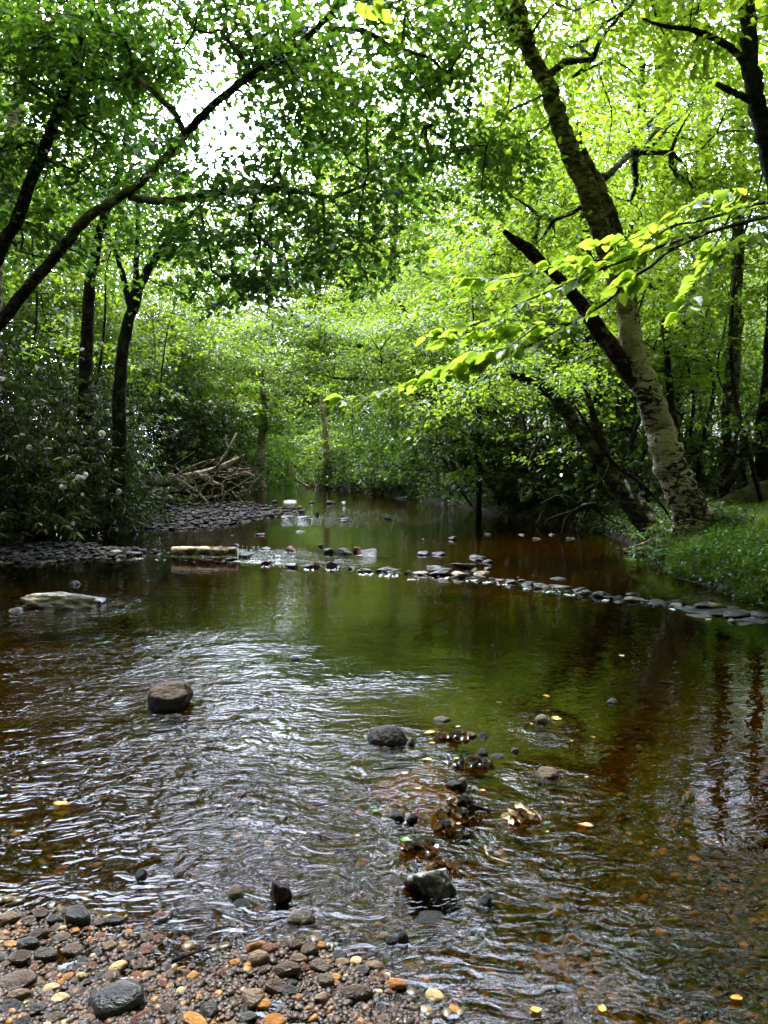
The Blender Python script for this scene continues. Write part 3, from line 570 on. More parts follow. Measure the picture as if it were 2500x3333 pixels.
SPEC = [
 (380, 3240, 165, 'dark grey', 'largest smooth dark grey oval cobble on the pebble shore', .72, .5, .25), (55, 3185, 120, 'brown', 'big flat grey-brown stone under a smaller one on the shore', .8, .4, .3), (105, 3195, 78, 'tan', 'flat olive stone lying on the big grey-brown one', .5, .3, .3),
 (26, 2988, 76, 'tan', 'large buff stone near the corner of the pebble shore', .65, .6, .3), (640, 3325, 100, 'orange', 'long golden orange stone pointing down the shore', .45, .5, -.5), (895, 3310, 76, 'orange', 'big knobbly orange-gold stone by the white puddle', .65, .6, .1),
 (1165, 3222, 96, 'brown', 'smooth oval grey-brown cobble standing in a still puddle', .62, .5, .1), (1675, 3268, 104, 'rust red', 'flat reddish brown oval stone in the shallows', .55, .4, -.1), (198, 3248, 58, 'cream', 'cream yellow pebble beside the largest dark cobble', .6, .6, .1), (265, 3176, 40, 'cream', 'cream white oval pebble on brown gravel', .6, .6, .1),
 (384, 3140, 64, 'cream', 'golden cream stone with brown swirl on the gravel', .7, .6, .7), (358, 3080, 44, 'tan', 'pink round pebble with orange stain', .9, .8, 0), (238, 3080, 70, 'brown', 'big purple-brown cobble among grey ones', .8, .65, .1), (150, 3105, 74, 'dark grey', 'black stone with pale top facet', .6, .6, .2),
 (62, 3115, 72, 'brown', 'rounded brown stone at the shore edge', .75, .6, .1), (90, 3070, 74, 'dark grey', 'dark oval stone with a yellow straw on it', .6, .6, .2), (125, 3040, 62, 'brown', 'smooth brown-grey stone sloping up from the gravel', .6, .6, .4), (255, 2980, 88, 'dark grey', 'big wet dark stone at the waterline with rusty top', .7, .7, -.3),
 (372, 2985, 66, 'dark grey', 'wet black slab at the waterline', .6, .5, .2), (355, 2945, 84, 'dark grey', 'flat dark grey stone lapped by white ripples', .5, .4, 0), (180, 2990, 58, 'dark grey', 'low dark stone beside the water', .5, .5, 0), (520, 2960, 74, 'rust red', 'angular wet red stone at the waterline', .6, .7, .2), (528, 2990, 46, 'rust red', 'round red-brown stone ringed by bright water', .8, .7, .2),
 (360, 2905, 74, 'brown', 'brown wedge-shaped stone in bright ripples', .4, .5, .4), (566, 2940, 60, 'dark grey', 'flat dark stone in glittering shore water', .5, .4, 0), (595, 2983, 48, 'dark grey', 'thin dark pebble ringed by ripples', .45, .4, 0), (474, 2940, 36, 'orange', 'orange pebble between dark stones at the waterline', .6, .6, 0),
 (836, 3078, 66, 'orange', 'pale orange stone at the top of the pebble ridge', .5, .6, .3), (878, 3088, 52, 'rust red', 'dark red stone on the pebble ridge', .7, .7, .2), (925, 3078, 40, 'brown', 'dark round stone on the pebble ridge', .8, .8, .2), (962, 3082, 44, 'brown', 'grey-brown upright stone on the pebble ridge', .7, .9, .4), (1006, 3092, 66, 'brown', 'purple-brown egg-shaped stone on the pebble ridge', .65, .7, .7), (1045, 3076, 42, 'orange', 'pink-orange stone behind the egg-shaped one', .6, .6, -.5),
 (1104, 3102, 52, 'dark grey', 'grey cobble at the end of the pebble ridge', .8, .6, 0), (842, 3118, 64, 'tan', 'pinkish mottled stone with brown cap', .8, .8, .3), (935, 3148, 92, 'brown', 'broad flat dark stone in middle of pebble ridge', .55, .5, -.1), (1040, 3142, 66, 'brown', 'brown stone speckled with cream', .65, .6, -.1), (975, 3118, 52, 'tan', 'olive-grey domed stone on ridge', .7, .6, -.2), (1115, 3130, 48, 'tan', 'light brown stone near the cream pebble', .7, .6, 0), (1158, 3122, 38, 'cream', 'round cream pebble near the shore end', .8, .8, 0),
 (1222, 3138, 60, 'tan', 'half-wet tan stone at the puddle edge', .6, .6, 0), (818, 3240, 86, 'tan', 'large olive-brown angular stone low on the shore', .75, .65, -.3), (898, 3208, 70, 'brown', 'oval mauve-brown stone beside the olive-brown one', .65, .6, -.1), (858, 3262, 52, 'orange', 'knobbly golden brown stone under the olive-brown one', .7, .7, .3), (808, 3302, 58, 'dark grey', 'dark purple round stone circled by white water', .75, .6, 0), (545, 3288, 58, 'brown', 'dark purple-brown cobble beside the golden long stone', .9, .7, 0),
 (680, 3290, 58, 'dark grey', 'dark tall cobble rising from white puddle', .8, .9, 0), (1060, 3190, 56, 'brown', 'mid brown stone between orange ones', .8, .7, 0), (1095, 3182, 36, 'orange', 'orange rounded pebble above the puddle cobble', .7, .7, 0), (1290, 3195, 66, 'orange', 'bright orange-gold block of stone in shallow water', .55, .6, -.2), (1236, 3222, 24, 'cream', 'small yellow pebble by the smooth oval cobble', .8, .7, 0),
 (765, 3136, 34, 'orange', 'orange pebble upright in brown gravel', .7, .8, .2), (812, 3140, 34, 'orange', 'orange wedge pebble in brown gravel', .6, .6, .5), (560, 3170, 40, 'tan', 'knobbly beige stone in brown gravel', .7, .9, .8), (585, 3145, 40, 'orange', 'thin orange shard of stone', .35, .4, .5), (632, 3172, 34, 'orange', 'round amber pebble in brown gravel', .9, .8, 0), (490, 3175, 40, 'tan', 'tan rounded pebble in brown gravel', .7, .7, .3), (500, 3215, 44, 'tan', 'pale grey shard lying on the gravel', .5, .4, .3), (350, 3205, 44, 'tan', 'beige flat pebble above the largest dark cobble', .5, .4, .2), (310, 3290, 50, 'brown', 'small brown stone leaning on the largest dark cobble', .8, .7, .4),
 (60, 3240, 76, 'tan', 'long golden brown stone at the shore edge', .5, .6, .4), (40, 3280, 74, 'dark grey', 'dark blocky stone low in the corner of the shore', .7, .6, .1), (115, 3285, 60, 'dark grey', 'dark green-grey cobble in the corner of the shore', .7, .6, .1), (185, 3312, 56, 'brown', 'brown cobble in the lowest row of the shore', .7, .6, .1), (40, 3075, 54, 'orange', 'orange-pink crooked stone at the shore edge', .5, .6, -.2), (65, 3030, 48, 'orange', 'pale orange flat pebble by the sloping stone', .4, .4, 0), (150, 3150, 26, 'orange', 'bright orange small pebble by a dark puddle', .7, .6, .2), (248, 3032, 26, 'orange', 'bright orange pebble between dark stones', .9, .9, 0), (205, 3020, 28, 'cream', 'pale yellow pebble between dark stones', .7, .6, 0)]
for x, y, ww, c, lb, asp, fl, ro in SPEC: pebble(x, y, ww * .88, c, lb, None, asp, fl, ro)
def in_shore(px, py):
    top = np.interp(px, [0, 120, 250, 420, 560, 640, 800, 1000, 1140, 1250, 1330, 1400], [2945, 2950, 2970, 3010, 3060, 3095, 3075, 3070, 3100, 3160, 3250, 3340])
    return py > top and px < 1400
names = ['dark grey', 'brown', 'rust red', 'tan', 'orange', 'cream']
cnt = len(placed); tries = 0
while cnt < 285 and tries < 40000:
    tries += 1
    x = random.uniform(-20, 1390); y = random.uniform(2950, 3345)
    if not in_shore(x, y) or (930 < x < 1230 and y > 3250) : continue
    ww = random.choice([18, 20, 22, 25, 29, 34, 40, 46]) * (1 if 480 > x or x > 760 else .72)
    if any((x - a) ** 2 + ((y - b) * 1.35) ** 2 < (.44 * (ww + c)) ** 2 for a, b, c in placed): continue
    c = random.choices(names, [.33, .38, .11, .11, .05, .02] if x > 700 or x < 350 else [.14, .54, .15, .11, .05, .01])[0]
    pebble(x, y, ww, c, {'dark grey': 'plain dark grey wet pebble of the near shore', 'brown': 'plain brown wet pebble of the near shore', 'rust red': 'plain rust-red wet pebble of the near shore', 'tan': 'plain tan pebble of the near shore', 'orange': 'plain small orange pebble of the near shore', 'cream': 'plain small cream pebble of the near shore'}[c], c + ' shore pebbles'); cnt += 1
GOLD = [(1505, 2858, 0), (1180, 2812, 46), (1340, 3085, 26), (1385, 3195, 44), (1600, 3165, 44), (1538, 3170, 34), (1582, 3245, 44), (1450, 3150, 40), (1415, 3245, 56), (1560, 3222, 26), (1486, 3105, 30), (1810, 3190, 54), (1870, 3130, 40), (1770, 3060, 50), (1860, 3050, 40), (2290, 3245, 60), (2400, 3305, 44), (2310, 3090, 30), (1480, 3290, 44), (1820, 2800, 0), (1695, 3140, 34), (1345, 3160, 30), (1640, 3100, 36), (1720, 3020, 40), (1865, 3010, 36), (1250, 3045, 34), (200, 2830, 54), (150, 2850, 50), (1500, 3230, 40), (1560, 3290, 36), (1620, 3210, 30), (1660, 3060, 34), (1700, 3230, 30), (1760, 3150, 36), (1530, 3080, 26), (1420, 3100, 28), (1900, 3230, 40), (2050, 3290, 44), (2180, 3190, 36), (1950, 3100, 30), (2480, 3200, 40), (1330, 2990, 30), (1590, 3020, 28)]
for x, y, ww in GOLD:
    if ww: pebble(x, y, ww, random.choice(['orange', 'cream', 'orange', 'tan']), 'golden stone lying under the shallow clear water', 'submerged golden stones', under=True)

def scatter_gravel(name, label, pts, sizes, m, squash=(.55, .9), sub=2, kseed=1, sink=.2):
    bm = bmesh.new(); bmesh.ops.create_icosphere(bm, subdivisions=sub, radius=.5)
    bv = np.array([v.co for v in bm.verts]); bf = np.array([[v.index for v in f.verts] for f in bm.faces]); bm.free()
    k = np.random.default_rng(kseed); N = len(pts); nv = len(bv)
    ns = 12; shp = []
    for i in range(ns):
        v = bv.copy()
        for j in range(4):
            n = nrm(k.normal(0, 1, 3)); d = v @ n - k.uniform(.27, .42); v = v - np.maximum(d, 0)[:, None] * n
        shp.append(v * (1 + k.normal(0, .05, (nv, 1))))
    shp = np.array(shp)[k.integers(0, ns, N)]
    sc = np.stack([sizes, sizes * k.uniform(.6, 1, N), sizes * k.uniform(*squash, N) * .7], -1)
    v = shp * sc[:, None, :]; th = k.uniform(0, 6.28, N); c, s = np.cos(th), np.sin(th)
    X = v[..., 0] * c[:, None] - v[..., 1] * s[:, None]; Y = v[..., 0] * s[:, None] + v[..., 1] * c[:, None]
    Z = v[..., 2] + k.normal(0, .12, N)[:, None] * X
    ctr = np.stack([pts[:, 0], pts[:, 1], ground(pts[:, 0], pts[:, 1]) + sizes * sink], -1)
    V = (np.stack([X, Y, Z], -1) + ctr[:, None, :]).reshape(-1, 3)
    Fq = (bf[None] + (np.arange(N) * nv)[:, None, None]).reshape(-1, 3)
    return tag(link(name, mesh_idx(name, V, Fq), m), label, None, None, 'stuff')
def px_points(n, box, cond=None, z=0.0):
    out = []
    while len(out) < n:
        x = random.uniform(box[0], box[2]); y = random.uniform(box[1], box[3])
        if cond is None or cond(x, y): out.append(G(x, y, z)[:2])
    return np.array(out)
p = px_points(6500, (-60, 2930, 1420, 3420), lambda x, y: in_shore(x, y) or random.random() < .0)
scatter_gravel('shore_gravel', 'small wet brown gravel between the shore pebbles', p, rng.uniform(.007, .022, len(p)), GRAV, kseed=3)
p = px_points(1500, (-60, 2930, 1420, 3420), in_shore)
scatter_gravel('shore_gravel', 'wet red-brown stones packed between the larger pebbles of the shore', p, rng.uniform(.020, .036, len(p)), GRAV, (.6, .95), kseed=13, sink=.1)
p = px_points(5200, (-100, 2250, 2600, 3400), lambda x, y: not in_shore(x, y) and random.random() < .35 + .65 * (y - 2250) / 1150)
s_ = .012 + .05 * rng.random(len(p)) ** 3
scatter_gravel('bed_gravel', 'golden brown gravel on the stream bed', p, s_, BEDG, kseed=4, sink=.12)
p = []
while len(p) < 2600:
    q = G(random.uniform(-150, 1020), random.uniform(1640, 1735))[:2]
    if sdist(q[:1], q[1:], BAR1)[0] > -.5: p.append(q)
scatter_gravel('bar_gravel', 'wet dark shingle of the upper gravel bar', np.array(p), (.04 + .17 * rng.random(len(p)) ** 2), BARG, (.5, .95), kseed=5)
p = []
while len(p) < 2400:
    q = G(random.uniform(-280, 600), random.uniform(1762, 1850))[:2]
    if sdist(q[:1], q[1:], BAR2)[0] > -.25: p.append(q)
scatter_gravel('bar_gravel', 'wet dark shingle of the lower gravel bar', np.array(p), (.025 + .12 * rng.random(len(p)) ** 2), BARG, (.5, .95), kseed=6)
# gravel packed between the stones of the stone line
t = rng.uniform(560, 2600, 760); py = np.interp(t, [560, 700, 830, 1000, 1250, 1500, 1700, 1900, 2100, 2300, 2500, 2900], [1812, 1822, 1834, 1840, 1860, 1880, 1905, 1937, 1962, 1992, 2020, 2080]) + rng.normal(0, 5, 760)
p = np.array([G(x, y)[:2] for x, y in zip(t, py)])
o = scatter_gravel('weir_gravel', 'dark rubble packed between the stones of the stone line', p, rng.uniform(.03, .09, len(p)), BARG, (.5, .8), kseed=7)
co = np.empty(len(o.data.vertices) * 3, np.float32); o.data.vertices.foreach_get('co', co); co = co.reshape(len(p), -1, 3)
co[:, :, 2] += (water_z(co[:, :1, 0], co[:, :1, 1]) - .012 - co.mean(1)[:, None, 2]); o.data.vertices.foreach_set('co', co.ravel()); o.data.update()

# white blobs stand in for sky glints where the stream spills through
fm = M('sky_glints'); GLINT = fm.out(fm.bsdf(Base_Color=(.85, .87, .9), Roughness=.35, Specular_IOR_Level=.6))
fp = []
for x, y, n, sx in [(1115, 1846, 4, 30), (1200, 1864, 14, 36), (1265, 1868, 14, 40), (1290, 1872, 8, 30), (1345, 1880, 8, 26), (1440, 1876, 10, 26), (1550, 1882, 8, 26), (1600, 1888, 10, 34), (1645, 1896, 6, 24), (1715, 1910, 6, 20), (1785, 1920, 14, 24), (1858, 1930, 12, 22), (1970, 1946, 8, 16), (2192, 1976, 7, 10), (1000, 1848, 8, 26), (880, 1838, 8, 40), (830, 1824, 10, 50), (900, 1808, 8, 50), (780, 1778, 16, 90), (660, 1786, 8, 40), (450, 1812, 6, 24), (520, 1816, 4, 20), (1080, 1850, 8, 30), (2300, 2008, 5, 14), (760, 1740, 4, 12)]:
    for i in range(n): fp.append((*G(random.gauss(x, sx * .5), random.gauss(y, 1.5), .03), random.uniform(.009, .026)))
fp = np.array(fp)
bm = bmesh.new(); bmesh.ops.create_icosphere(bm, subdivisions=2, radius=.5); bv = np.array([v.co for v in bm.verts]); bf = np.array([[v.index for v in f.verts] for f in bm.faces]); bm.free()
V = (bv[None] * np.stack([fp[:, 3] * 1.6, fp[:, 3], fp[:, 3] * .55], -1)[:, None] * (1 + rng.normal(0, .18, (len(fp), len(bv), 1))))
V[..., :2] += fp[:, None, :2]; V[..., 2] += water_z(fp[:, 0], fp[:, 1])[:, None] + .004
tag(link('sky_glints', mesh_idx('sky_glints', V.reshape(-1, 3), (bf[None] + (np.arange(len(fp)) * len(bv))[:, None, None]).reshape(-1, 3)), GLINT), 'white blobs painted as sky glints between the stones of the stone line', None, None, 'stuff')
# ------------------------------------------------------------------ foliage
HEX = np.array([(0, 0), (.28, .46), (.68, .36), (1, 0), (.68, -.36), (.28, -.46)])
LANCE = np.array([(0, 0), (.3, .45), (.7, .42), (1, 0), (.7, -.42), (.3, -.45)])
DIA = np.array([(0, 0), (.42, .5), (1, 0), (.42, -.5)])
STAR = np.array([(0, 0), (.10, .30), (.30, .62), (.42, .26), (.72, .40), (1, 0), (.72, -.40), (.42, -.26), (.30, -.62), (.10, -.30)])
def leaf_verts(pos, ax, nr, ln, wd, shape, fold=.18, droop=.12):
    ax = nrm(ax); sd = nrm(np.cross(nr, ax)); nn = np.cross(ax, sd)
    u = shape[:, 0][None, :, None] * ln[:, None, None]; v = shape[:, 1][None, :, None] * wd[:, None, None]
    z = (np.abs(shape[:, 1])[None, :, None] * fold * 2 * wd[:, None, None] - shape[:, 0][None, :, None] ** 2 * droop * ln[:, None, None])
    return (pos[:, None] + ax[:, None] * u + sd[:, None] * v + nn[:, None] * z).reshape(-1, 3)
def leaves(name, V, k, m, parent=None, org=(0, 0, 0)):
    V = V - np.asarray(org); return link(name, mesh_np(name, V, k, len(V) // k), m, parent)
def spray_leaves(C, D, size, nper, ln, asp, shape, thick=.10, droop=.25, tilt=.40, r=rng):
    """flat leafy sprays: C centres, D outward horizontal directions, size per spray"""
    Mn = len(C); D = nrm(D); Sd = np.stack([-D[:, 1], D[:, 0], np.zeros(Mn)], -1)
    n = Mn * nper; i = np.repeat(np.arange(Mn), nper)
    t = r.random(n); s = r.uniform(-1, 1, n); sz = size[i]
    al = (t - .45) * 1.5 * sz; la = s * sz * .62 * (1 - .5 * t); up = r.normal(0, 1, n) * sz * thick - droop * sz * (t ** 2)
    tl = (r.normal(0, .26, Mn))[i]
    pos = C[i] + D[i] * al[:, None] + Sd[i] * la[:, None]; pos[:, 2] += up + tl * al
    ax = D[i] * .7 + Sd[i] * (np.sign(s) * .6)[:, None] + r.normal(0, .35, (n, 3)); ax[:, 2] -= .22
    nr = np.array([0, 0, 1.0]) + r.normal(0, tilt, (n, 3))
    L = ln * r.uniform(.65, 1.25, n)
    return leaf_verts(pos, ax, nr, L, L * asp, shape)
def whorls(C, nper, ln, asp, r=rng, droop=.25, up=None):
    n = len(C) * nper; i = np.repeat(np.arange(len(C)), nper); j = np.tile(np.arange(nper), len(C))
    th = j * 6.283 / nper + r.random(len(C))[i] * 6.28 + r.normal(0, .2, n)
    U = nrm(np.array([0, 0, 1.0]) + r.normal(0, .5, (len(C), 3)))[i]
    A = nrm(np.cross(U, np.array([1.0, .3, 0]))); B = np.cross(U, A)
    R = A * np.cos(th)[:, None] + B * np.sin(th)[:, None]
    ax = R + U * r.uniform(-.55, .35, n)[:, None]; ax[:, 2] -= droop
    L = ln * r.uniform(.7, 1.2, n)
    return leaf_verts(C[i] + R * .01, ax, U + R * .1, L, L * asp, LANCE, .10, .15)

def attach(N0, pts, alpha=.35):
    """join every point to the nearest one already joined (a branching skeleton grown from the nodes N0)"""
    A = np.vstack([N0, pts]); n0 = len(N0); n = len(A); par = np.full(n, -1); path = np.zeros(n)
    best = np.full(n, 1e9); frm = np.zeros(n, int); done = np.zeros(n, bool); done[:n0] = True
    for k in range(n0):
        d = np.linalg.norm(A - A[k], axis=1); u = d < best; best[u] = d[u]; frm[u] = k
    for _ in range(n - n0):
        b = np.where(done, 1e9, best); k = int(b.argmin()); par[k] = frm[k]
        path[k] = path[frm[k]] + np.linalg.norm(A[k] - A[frm[k]]); done[k] = True
        d = np.linalg.norm(A - A[k], axis=1) + alpha * path[k]; u = (d < best) & ~done; best[u] = d[u]; frm[u] = k
    cnt = np.zeros(n)
    for k in np.argsort(-path[n0:]) + n0:
        cnt[k] += 1
        if par[k] >= n0: cnt[par[k]] += cnt[k]
    return A, par, cnt
def limb_tubes(tb, A, par, cnt, n0, r1=.006, pw=.5, rmax=.2, sag=.08, sides=4, r=rng):
    for k in range(n0, len(A)):
        a, b = A[par[k]], A[k]; L = np.linalg.norm(b - a)
        if L < 1e-3: continue
        mid = (a + b) / 2 + r.normal(0, sag * L, 3) - np.array([0, 0, .04 * L])
        ra = min(r1 * (cnt[par[k]] if par[k] >= n0 else cnt[k] * 1.6) ** pw, rmax); rb = min(r1 * cnt[k] ** pw, rmax)
        q1 = (a * .6 + b * .4) * .4 + mid * .6
        tb.add([a, mid, b], [max(ra, rb), (ra + rb) / 2, rb * .85], sides)

def tree(name, label, base, trunks, blobs, bark, leafk, ln=.09, nper=80, size=(.6, 1.1), asp=.6, shape=HEX, group=None, cat='tree', r1=.006, sides=16, rough=.15, tilt=.36, rmax=.12, thick=.065, stubs=(), attach_from=.25, extra=None):
    """trunks: lists of (point, radius); blobs: (centre xyz, radii xyz, count) of leafy sprays"""
    root = empty(name, base, label, cat, group); org = np.array(base, float)
    tb = Tubes(); nodes = []
    for i, tr_ in enumerate(trunks):
        pts = np.array([p for p, _ in tr_], float); rad = np.array([r for _, r in tr_], float)
        ps, rs = spline(pts, rad, 7)
        if i == 0: rs[:6] *= np.linspace(1.45, 1.0, 6)
        ps[2:-2] += np.random.default_rng(i + 5).normal(0, .12, (len(ps) - 4, 3)) * rs[2:-2, None]
        tb.add(ps, rs, sides, rough, seed=i + 1); k = int(len(ps) * attach_from) if i == 0 else 1
        nodes.append(ps[k::2])
    if bark == 'birch' or not blobs: tb.build('trunk', BARK[bark], root, org)
    if blobs:
        C = []
        for c, rr, n in blobs:
            v = nrm(rng.normal(0, 1, (n, 3))) * (rng.random((n, 1)) ** .4); C.append(np.asarray(c) + v * np.asarray(rr))
        C = np.vstack(C); C = C[C[:, 2] > gz(base[0], base[1]) * 0 + .9] if len(C) else C
        N0 = np.vstack(nodes); A, par, cnt = attach(N0, C); bt = Tubes() if bark == 'birch' else tb; limb_tubes(bt, A, par, cnt, len(N0), r1, .5, rmax)
        bt.build('branches' if bark == 'birch' else 'trunk', BARK['birch_dark' if bark == 'birch' else bark], root, org)
        D = A[len(N0):] - A[par[len(N0):]]; D[:, 2] = 0; D = D + rng.normal(0, .15, D.shape); D[:, 2] = 0
        V = spray_leaves(C, D, rng.uniform(*size, len(C)), nper, ln, asp, shape, thick=thick, tilt=tilt)
        leaves('crown', V, len(shape), LEAF[leafk], root, org)
    return root
def PX(lst, d0, d1=None, k=1.0):                       # trunk given by photo points and a width in photo pixels
    d1 = d0 if d1 is None else d1; n = len(lst); out = []
    for i, (x, y, wpx) in enumerate(lst):
        Y = d0 + (d1 - d0) * i / max(n - 1, 1); out.append((P(x, y, Y), wpx * k * Y / F / 2))
    return out
def BL(px, py, rx, ry, d, rd, n):               # blob of sprays given by a photo region and a distance
    return (P(px, py, d), (rx * d / F, rd, ry * d / F), n)
def rooted(tr, sink=.35):                       # carry the foot of a trunk into the ground
    p, r = tr[0]; q, _ = tr[1]; dv = (p - q) / max(p[2] - q[2], -9) if p[2] - q[2] > 0 else (p - q) / max(q[2] - p[2], .05)
    g = gz(p[0], p[1]); b = p.copy() + dv * max(p[2] - g, 0); b[2] = min(g, p[2]) - .1
    if abs(b[2] - p[2]) < .15: tr[0] = (b, r * 1.1); return tr
    return [(b, r * 1.15)] + tr

# --- the leaning birch on the grassy bank
tr1 = rooted(PX([(2275, 1722, 150), (2205, 1560, 122), (2150, 1400, 104), (2095, 1230, 92), (2050, 1080, 78), (2016, 930, 70), (1962, 790, 70), (1905, 600, 70), (1835, 440, 68), (1790, 300, 60), (1712, 150, 54), (1640, 40, 46), (1560, -160, 38), (1480, -420, 34)], 11.0, 10.2, .86))
tr2 = PX([(2062, 1080, 46), (2040, 900, 44), (2005, 760, 42), (1955, 620, 40), (1890, 490, 34)], 11.1, 10.6)
tr3 = PX([(1720, 150, 52), (1690, 40, 50), (1700, -120, 40), (1730, -400, 26)], 10.3, 10.4)
B0 = tr1[0][0]
birch = tree('birch_tree', 'thick pale-barked leaning birch rooted in the grassy bank', B0, [tr1, tr2, tr3],
    [BL(1950, 120, 420, 220, 11, 1.6, 46), BL(1500, 60, 260, 200, 10.6, 1.4, 42), BL(2330, 330, 260, 330, 12.5, 1.6, 74), BL(1650, 480, 180, 260, 11.5, 1.3, 34), BL(2150, 560, 230, 180, 12.5, 1.4, 40), BL(1800, -330, 620, 260, 11.8, 1.6, 56), BL(2150, -60, 360, 130, 11, 1.2, 26), BL(1750, 820, 240, 110, 11.5, 1.0, 26), BL(2060, 960, 240, 80, 12, .8, 22)],
    'birch', 'birch', ln=.105, nper=64, asp=.55, rmax=.06, sides=20, rough=.07)
st = Tubes().add(*zip(*PX([(2115, 1290, 60), (2040, 1200, 56), (1975, 1110, 54), (1905, 1010, 46), (1850, 940, 36), (1790, 880, 30), (1720, 815, 40), (1680, 785, 30), (1640, 752, 14)], 10.9, 10.3)), 12, .12, 3, 4)
tag(st.build('broken_limb', BARK['rotten'], birch, B0), 'dead broken limb showing red rotten wood')

# --- the second, lichened birch leaning over the water
tr1 = rooted(PX([(2085, 1668, 96), (2030, 1600, 84), (1960, 1500, 70), (1890, 1400, 60), (1820, 1310, 50), (1745, 1245, 42), (1660, 1222, 32), (1560, 1228, 22)], 12.5, 13.2, .78))
tree('leaning_tree', 'dark lichen-spotted tree arching low over the water beside the pale birch', tr1[0][0], [tr1, PX([(2000, 1560, 34), (1960, 1440, 26), (1925, 1330, 20), (1900, 1240, 14)], 12.6, 12.8)],
    [BL(1640, 1200, 200, 90, 13.5, .8, 22), BL(1800, 1230, 180, 70, 13, .7, 16), BL(1500, 1280, 160, 80, 14, .8, 14)], 'birch_dark', 'beech', ln=.08, nper=70, rmax=.03)

# --- the long maple leaning across from the other bank
tr1 = rooted(PX([(-330, 1560, 76), (-170, 1300, 66), (0, 1050, 50), (150, 870, 44), (290, 705, 40), (430, 615, 36), (560, 490, 33), (660, 375, 31), (780, 275, 30), (900, 190, 28), (1010, 110, 26), (1090, 30, 24), (1180, -90, 20), (1300, -260, 16)], 10.5, 8.8, .74))
br1 = PX([(420, 640, 22), (540, 655, 24), (700, 628, 22), (880, 615, 20), (980, 625, 14), (1080, 640, 12), (1200, 600, 8)], 9.9, 9.4)
br2 = PX([(1065, 95, 17), (1180, 100, 15), (1280, 150, 12), (1400, 190, 11), (1440, 235, 8)], 9.1, 9.2)
br3 = PX([(1260, 155, 8), (1320, 210, 6), (1400, 320, 5), (1415, 370, 4), (1400, 430, 3)], 9.2, 9.3)
tree('maple_tree', 'long slender mossy maple trunk leaning diagonally over the stream', tr1[0][0], [tr1, br1, br2, br3],
    [BL(700, 100, 340, 190, 10.3, 1.1, 34), BL(330, 120, 280, 200, 10.8, 1.2, 38), BL(990, 340, 250, 190, 10.3, 1.1, 26), BL(540, 330, 200, 130, 10.6, 1.0, 12), BL(900, 60, 200, 120, 10.3, 1.0, 16), BL(760, 560, 240, 90, 9.4, 1.0, 14), BL(820, 730, 340, 170, 9.4, 1.4, 23), BL(1080, 790, 290, 170, 9.8, 1.4, 20), BL(1230, 330, 280, 260, 9.6, 1.4, 18), BL(1500, 500, 190, 230, 10, 1.2, 24), BL(1120, 90, 260, 100, 8.8, 1.0, 12), BL(1330, 90, 230, 130, 9.2, 1.0, 18), BL(1140, 570, 270, 150, 9.6, 1.2, 18), BL(780, 900, 130, 90, 10, .8, 10),
     BL(1200, -420, 400, 220, 8, 1.6, 10)],
    'maple', 'maple', ln=.098, nper=52, asp=.8, shape=STAR, rmax=.05, size=(.5, .95), thick=.075, tilt=.4, attach_from=.35)

# --- other trunks of that bank
tr1 = rooted(PX([(-230, 1420, 80), (-60, 950, 62), (40, 740, 50), (130, 520, 44), (190, 360, 38), (240, 200, 32), (290, 40, 26), (330, -150, 20)], 11.5, 11.5, .75))
tree('maple_tree', 'dark crooked maple beside the long leaning one, ringed with leaves', tr1[0][0], [tr1], [BL(120, 330, 260, 240, 12.2, 1.3, 58), BL(60, 650, 200, 170, 12.4, 1.2, 32), BL(330, 520, 170, 190, 12, 1.1, 22), BL(150, 90, 250, 120, 12, 1.2, 44), BL(260, 820, 150, 90, 12.5, 1, 10)], 'dark', 'maple', ln=.11, nper=46, asp=.8, shape=STAR, thick=.075, tilt=.4, rmax=.05)
tr1 = rooted(PX([(-40, 1450, 60), (-15, 900, 52), (10, 640, 46), (40, 420, 40), (75, 240, 34), (100, 60, 30), (115, -120, 24)], 14, 14))
tree('dead_tree', 'pale bare dead trunk without bark standing at the shaded bank', tr1[0][0], [tr1], None, 'dead', None)
tr1 = rooted(PX([(270, 1500, 64), (288, 1050, 52), (300, 880, 40), (335, 720, 34), (375, 600, 28), (405, 470, 26), (430, 360, 20), (470, 250, 14)], 17, 17, .75))
tree('forest_tree', 'slim dark tree with a double top behind the rhododendrons', tr1[0][0], [tr1, PX([(420, 420, 16), (440, 330, 14), (440, 220, 9)], 17)], [BL(400, 330, 180, 160, 17, 1.3, 30), BL(300, 600, 170, 150, 17, 1.3, 24), BL(420, 120, 250, 150, 17.5, 1.5, 24)], 'dark', 'maple', ln=.125, nper=50, asp=.7, rmax=.04)
tr1 = rooted(PX([(385, 1560, 66), (398, 1180, 50), (430, 1010, 44), (470, 900, 34), (520, 820, 28), (585, 735, 20), (640, 690, 12)], 16, 16, .75))
tree('forest_tree', 'dark many-stemmed tree forking low among the rhododendron flowers', tr1[0][0], [tr1, PX([(428, 1015, 26), (442, 900, 18), (448, 780, 14), (450, 600, 9)], 16), PX([(425, 1000, 22), (395, 880, 16), (370, 800, 12), (330, 760, 9)], 16)], [BL(560, 780, 160, 110, 16.5, 1.2, 22), BL(480, 560, 150, 130, 17, 1.2, 16), BL(640, 900, 150, 90, 17, 1, 14)], 'dark', 'maple', ln=.125, nper=46, asp=.7, rmax=.04)
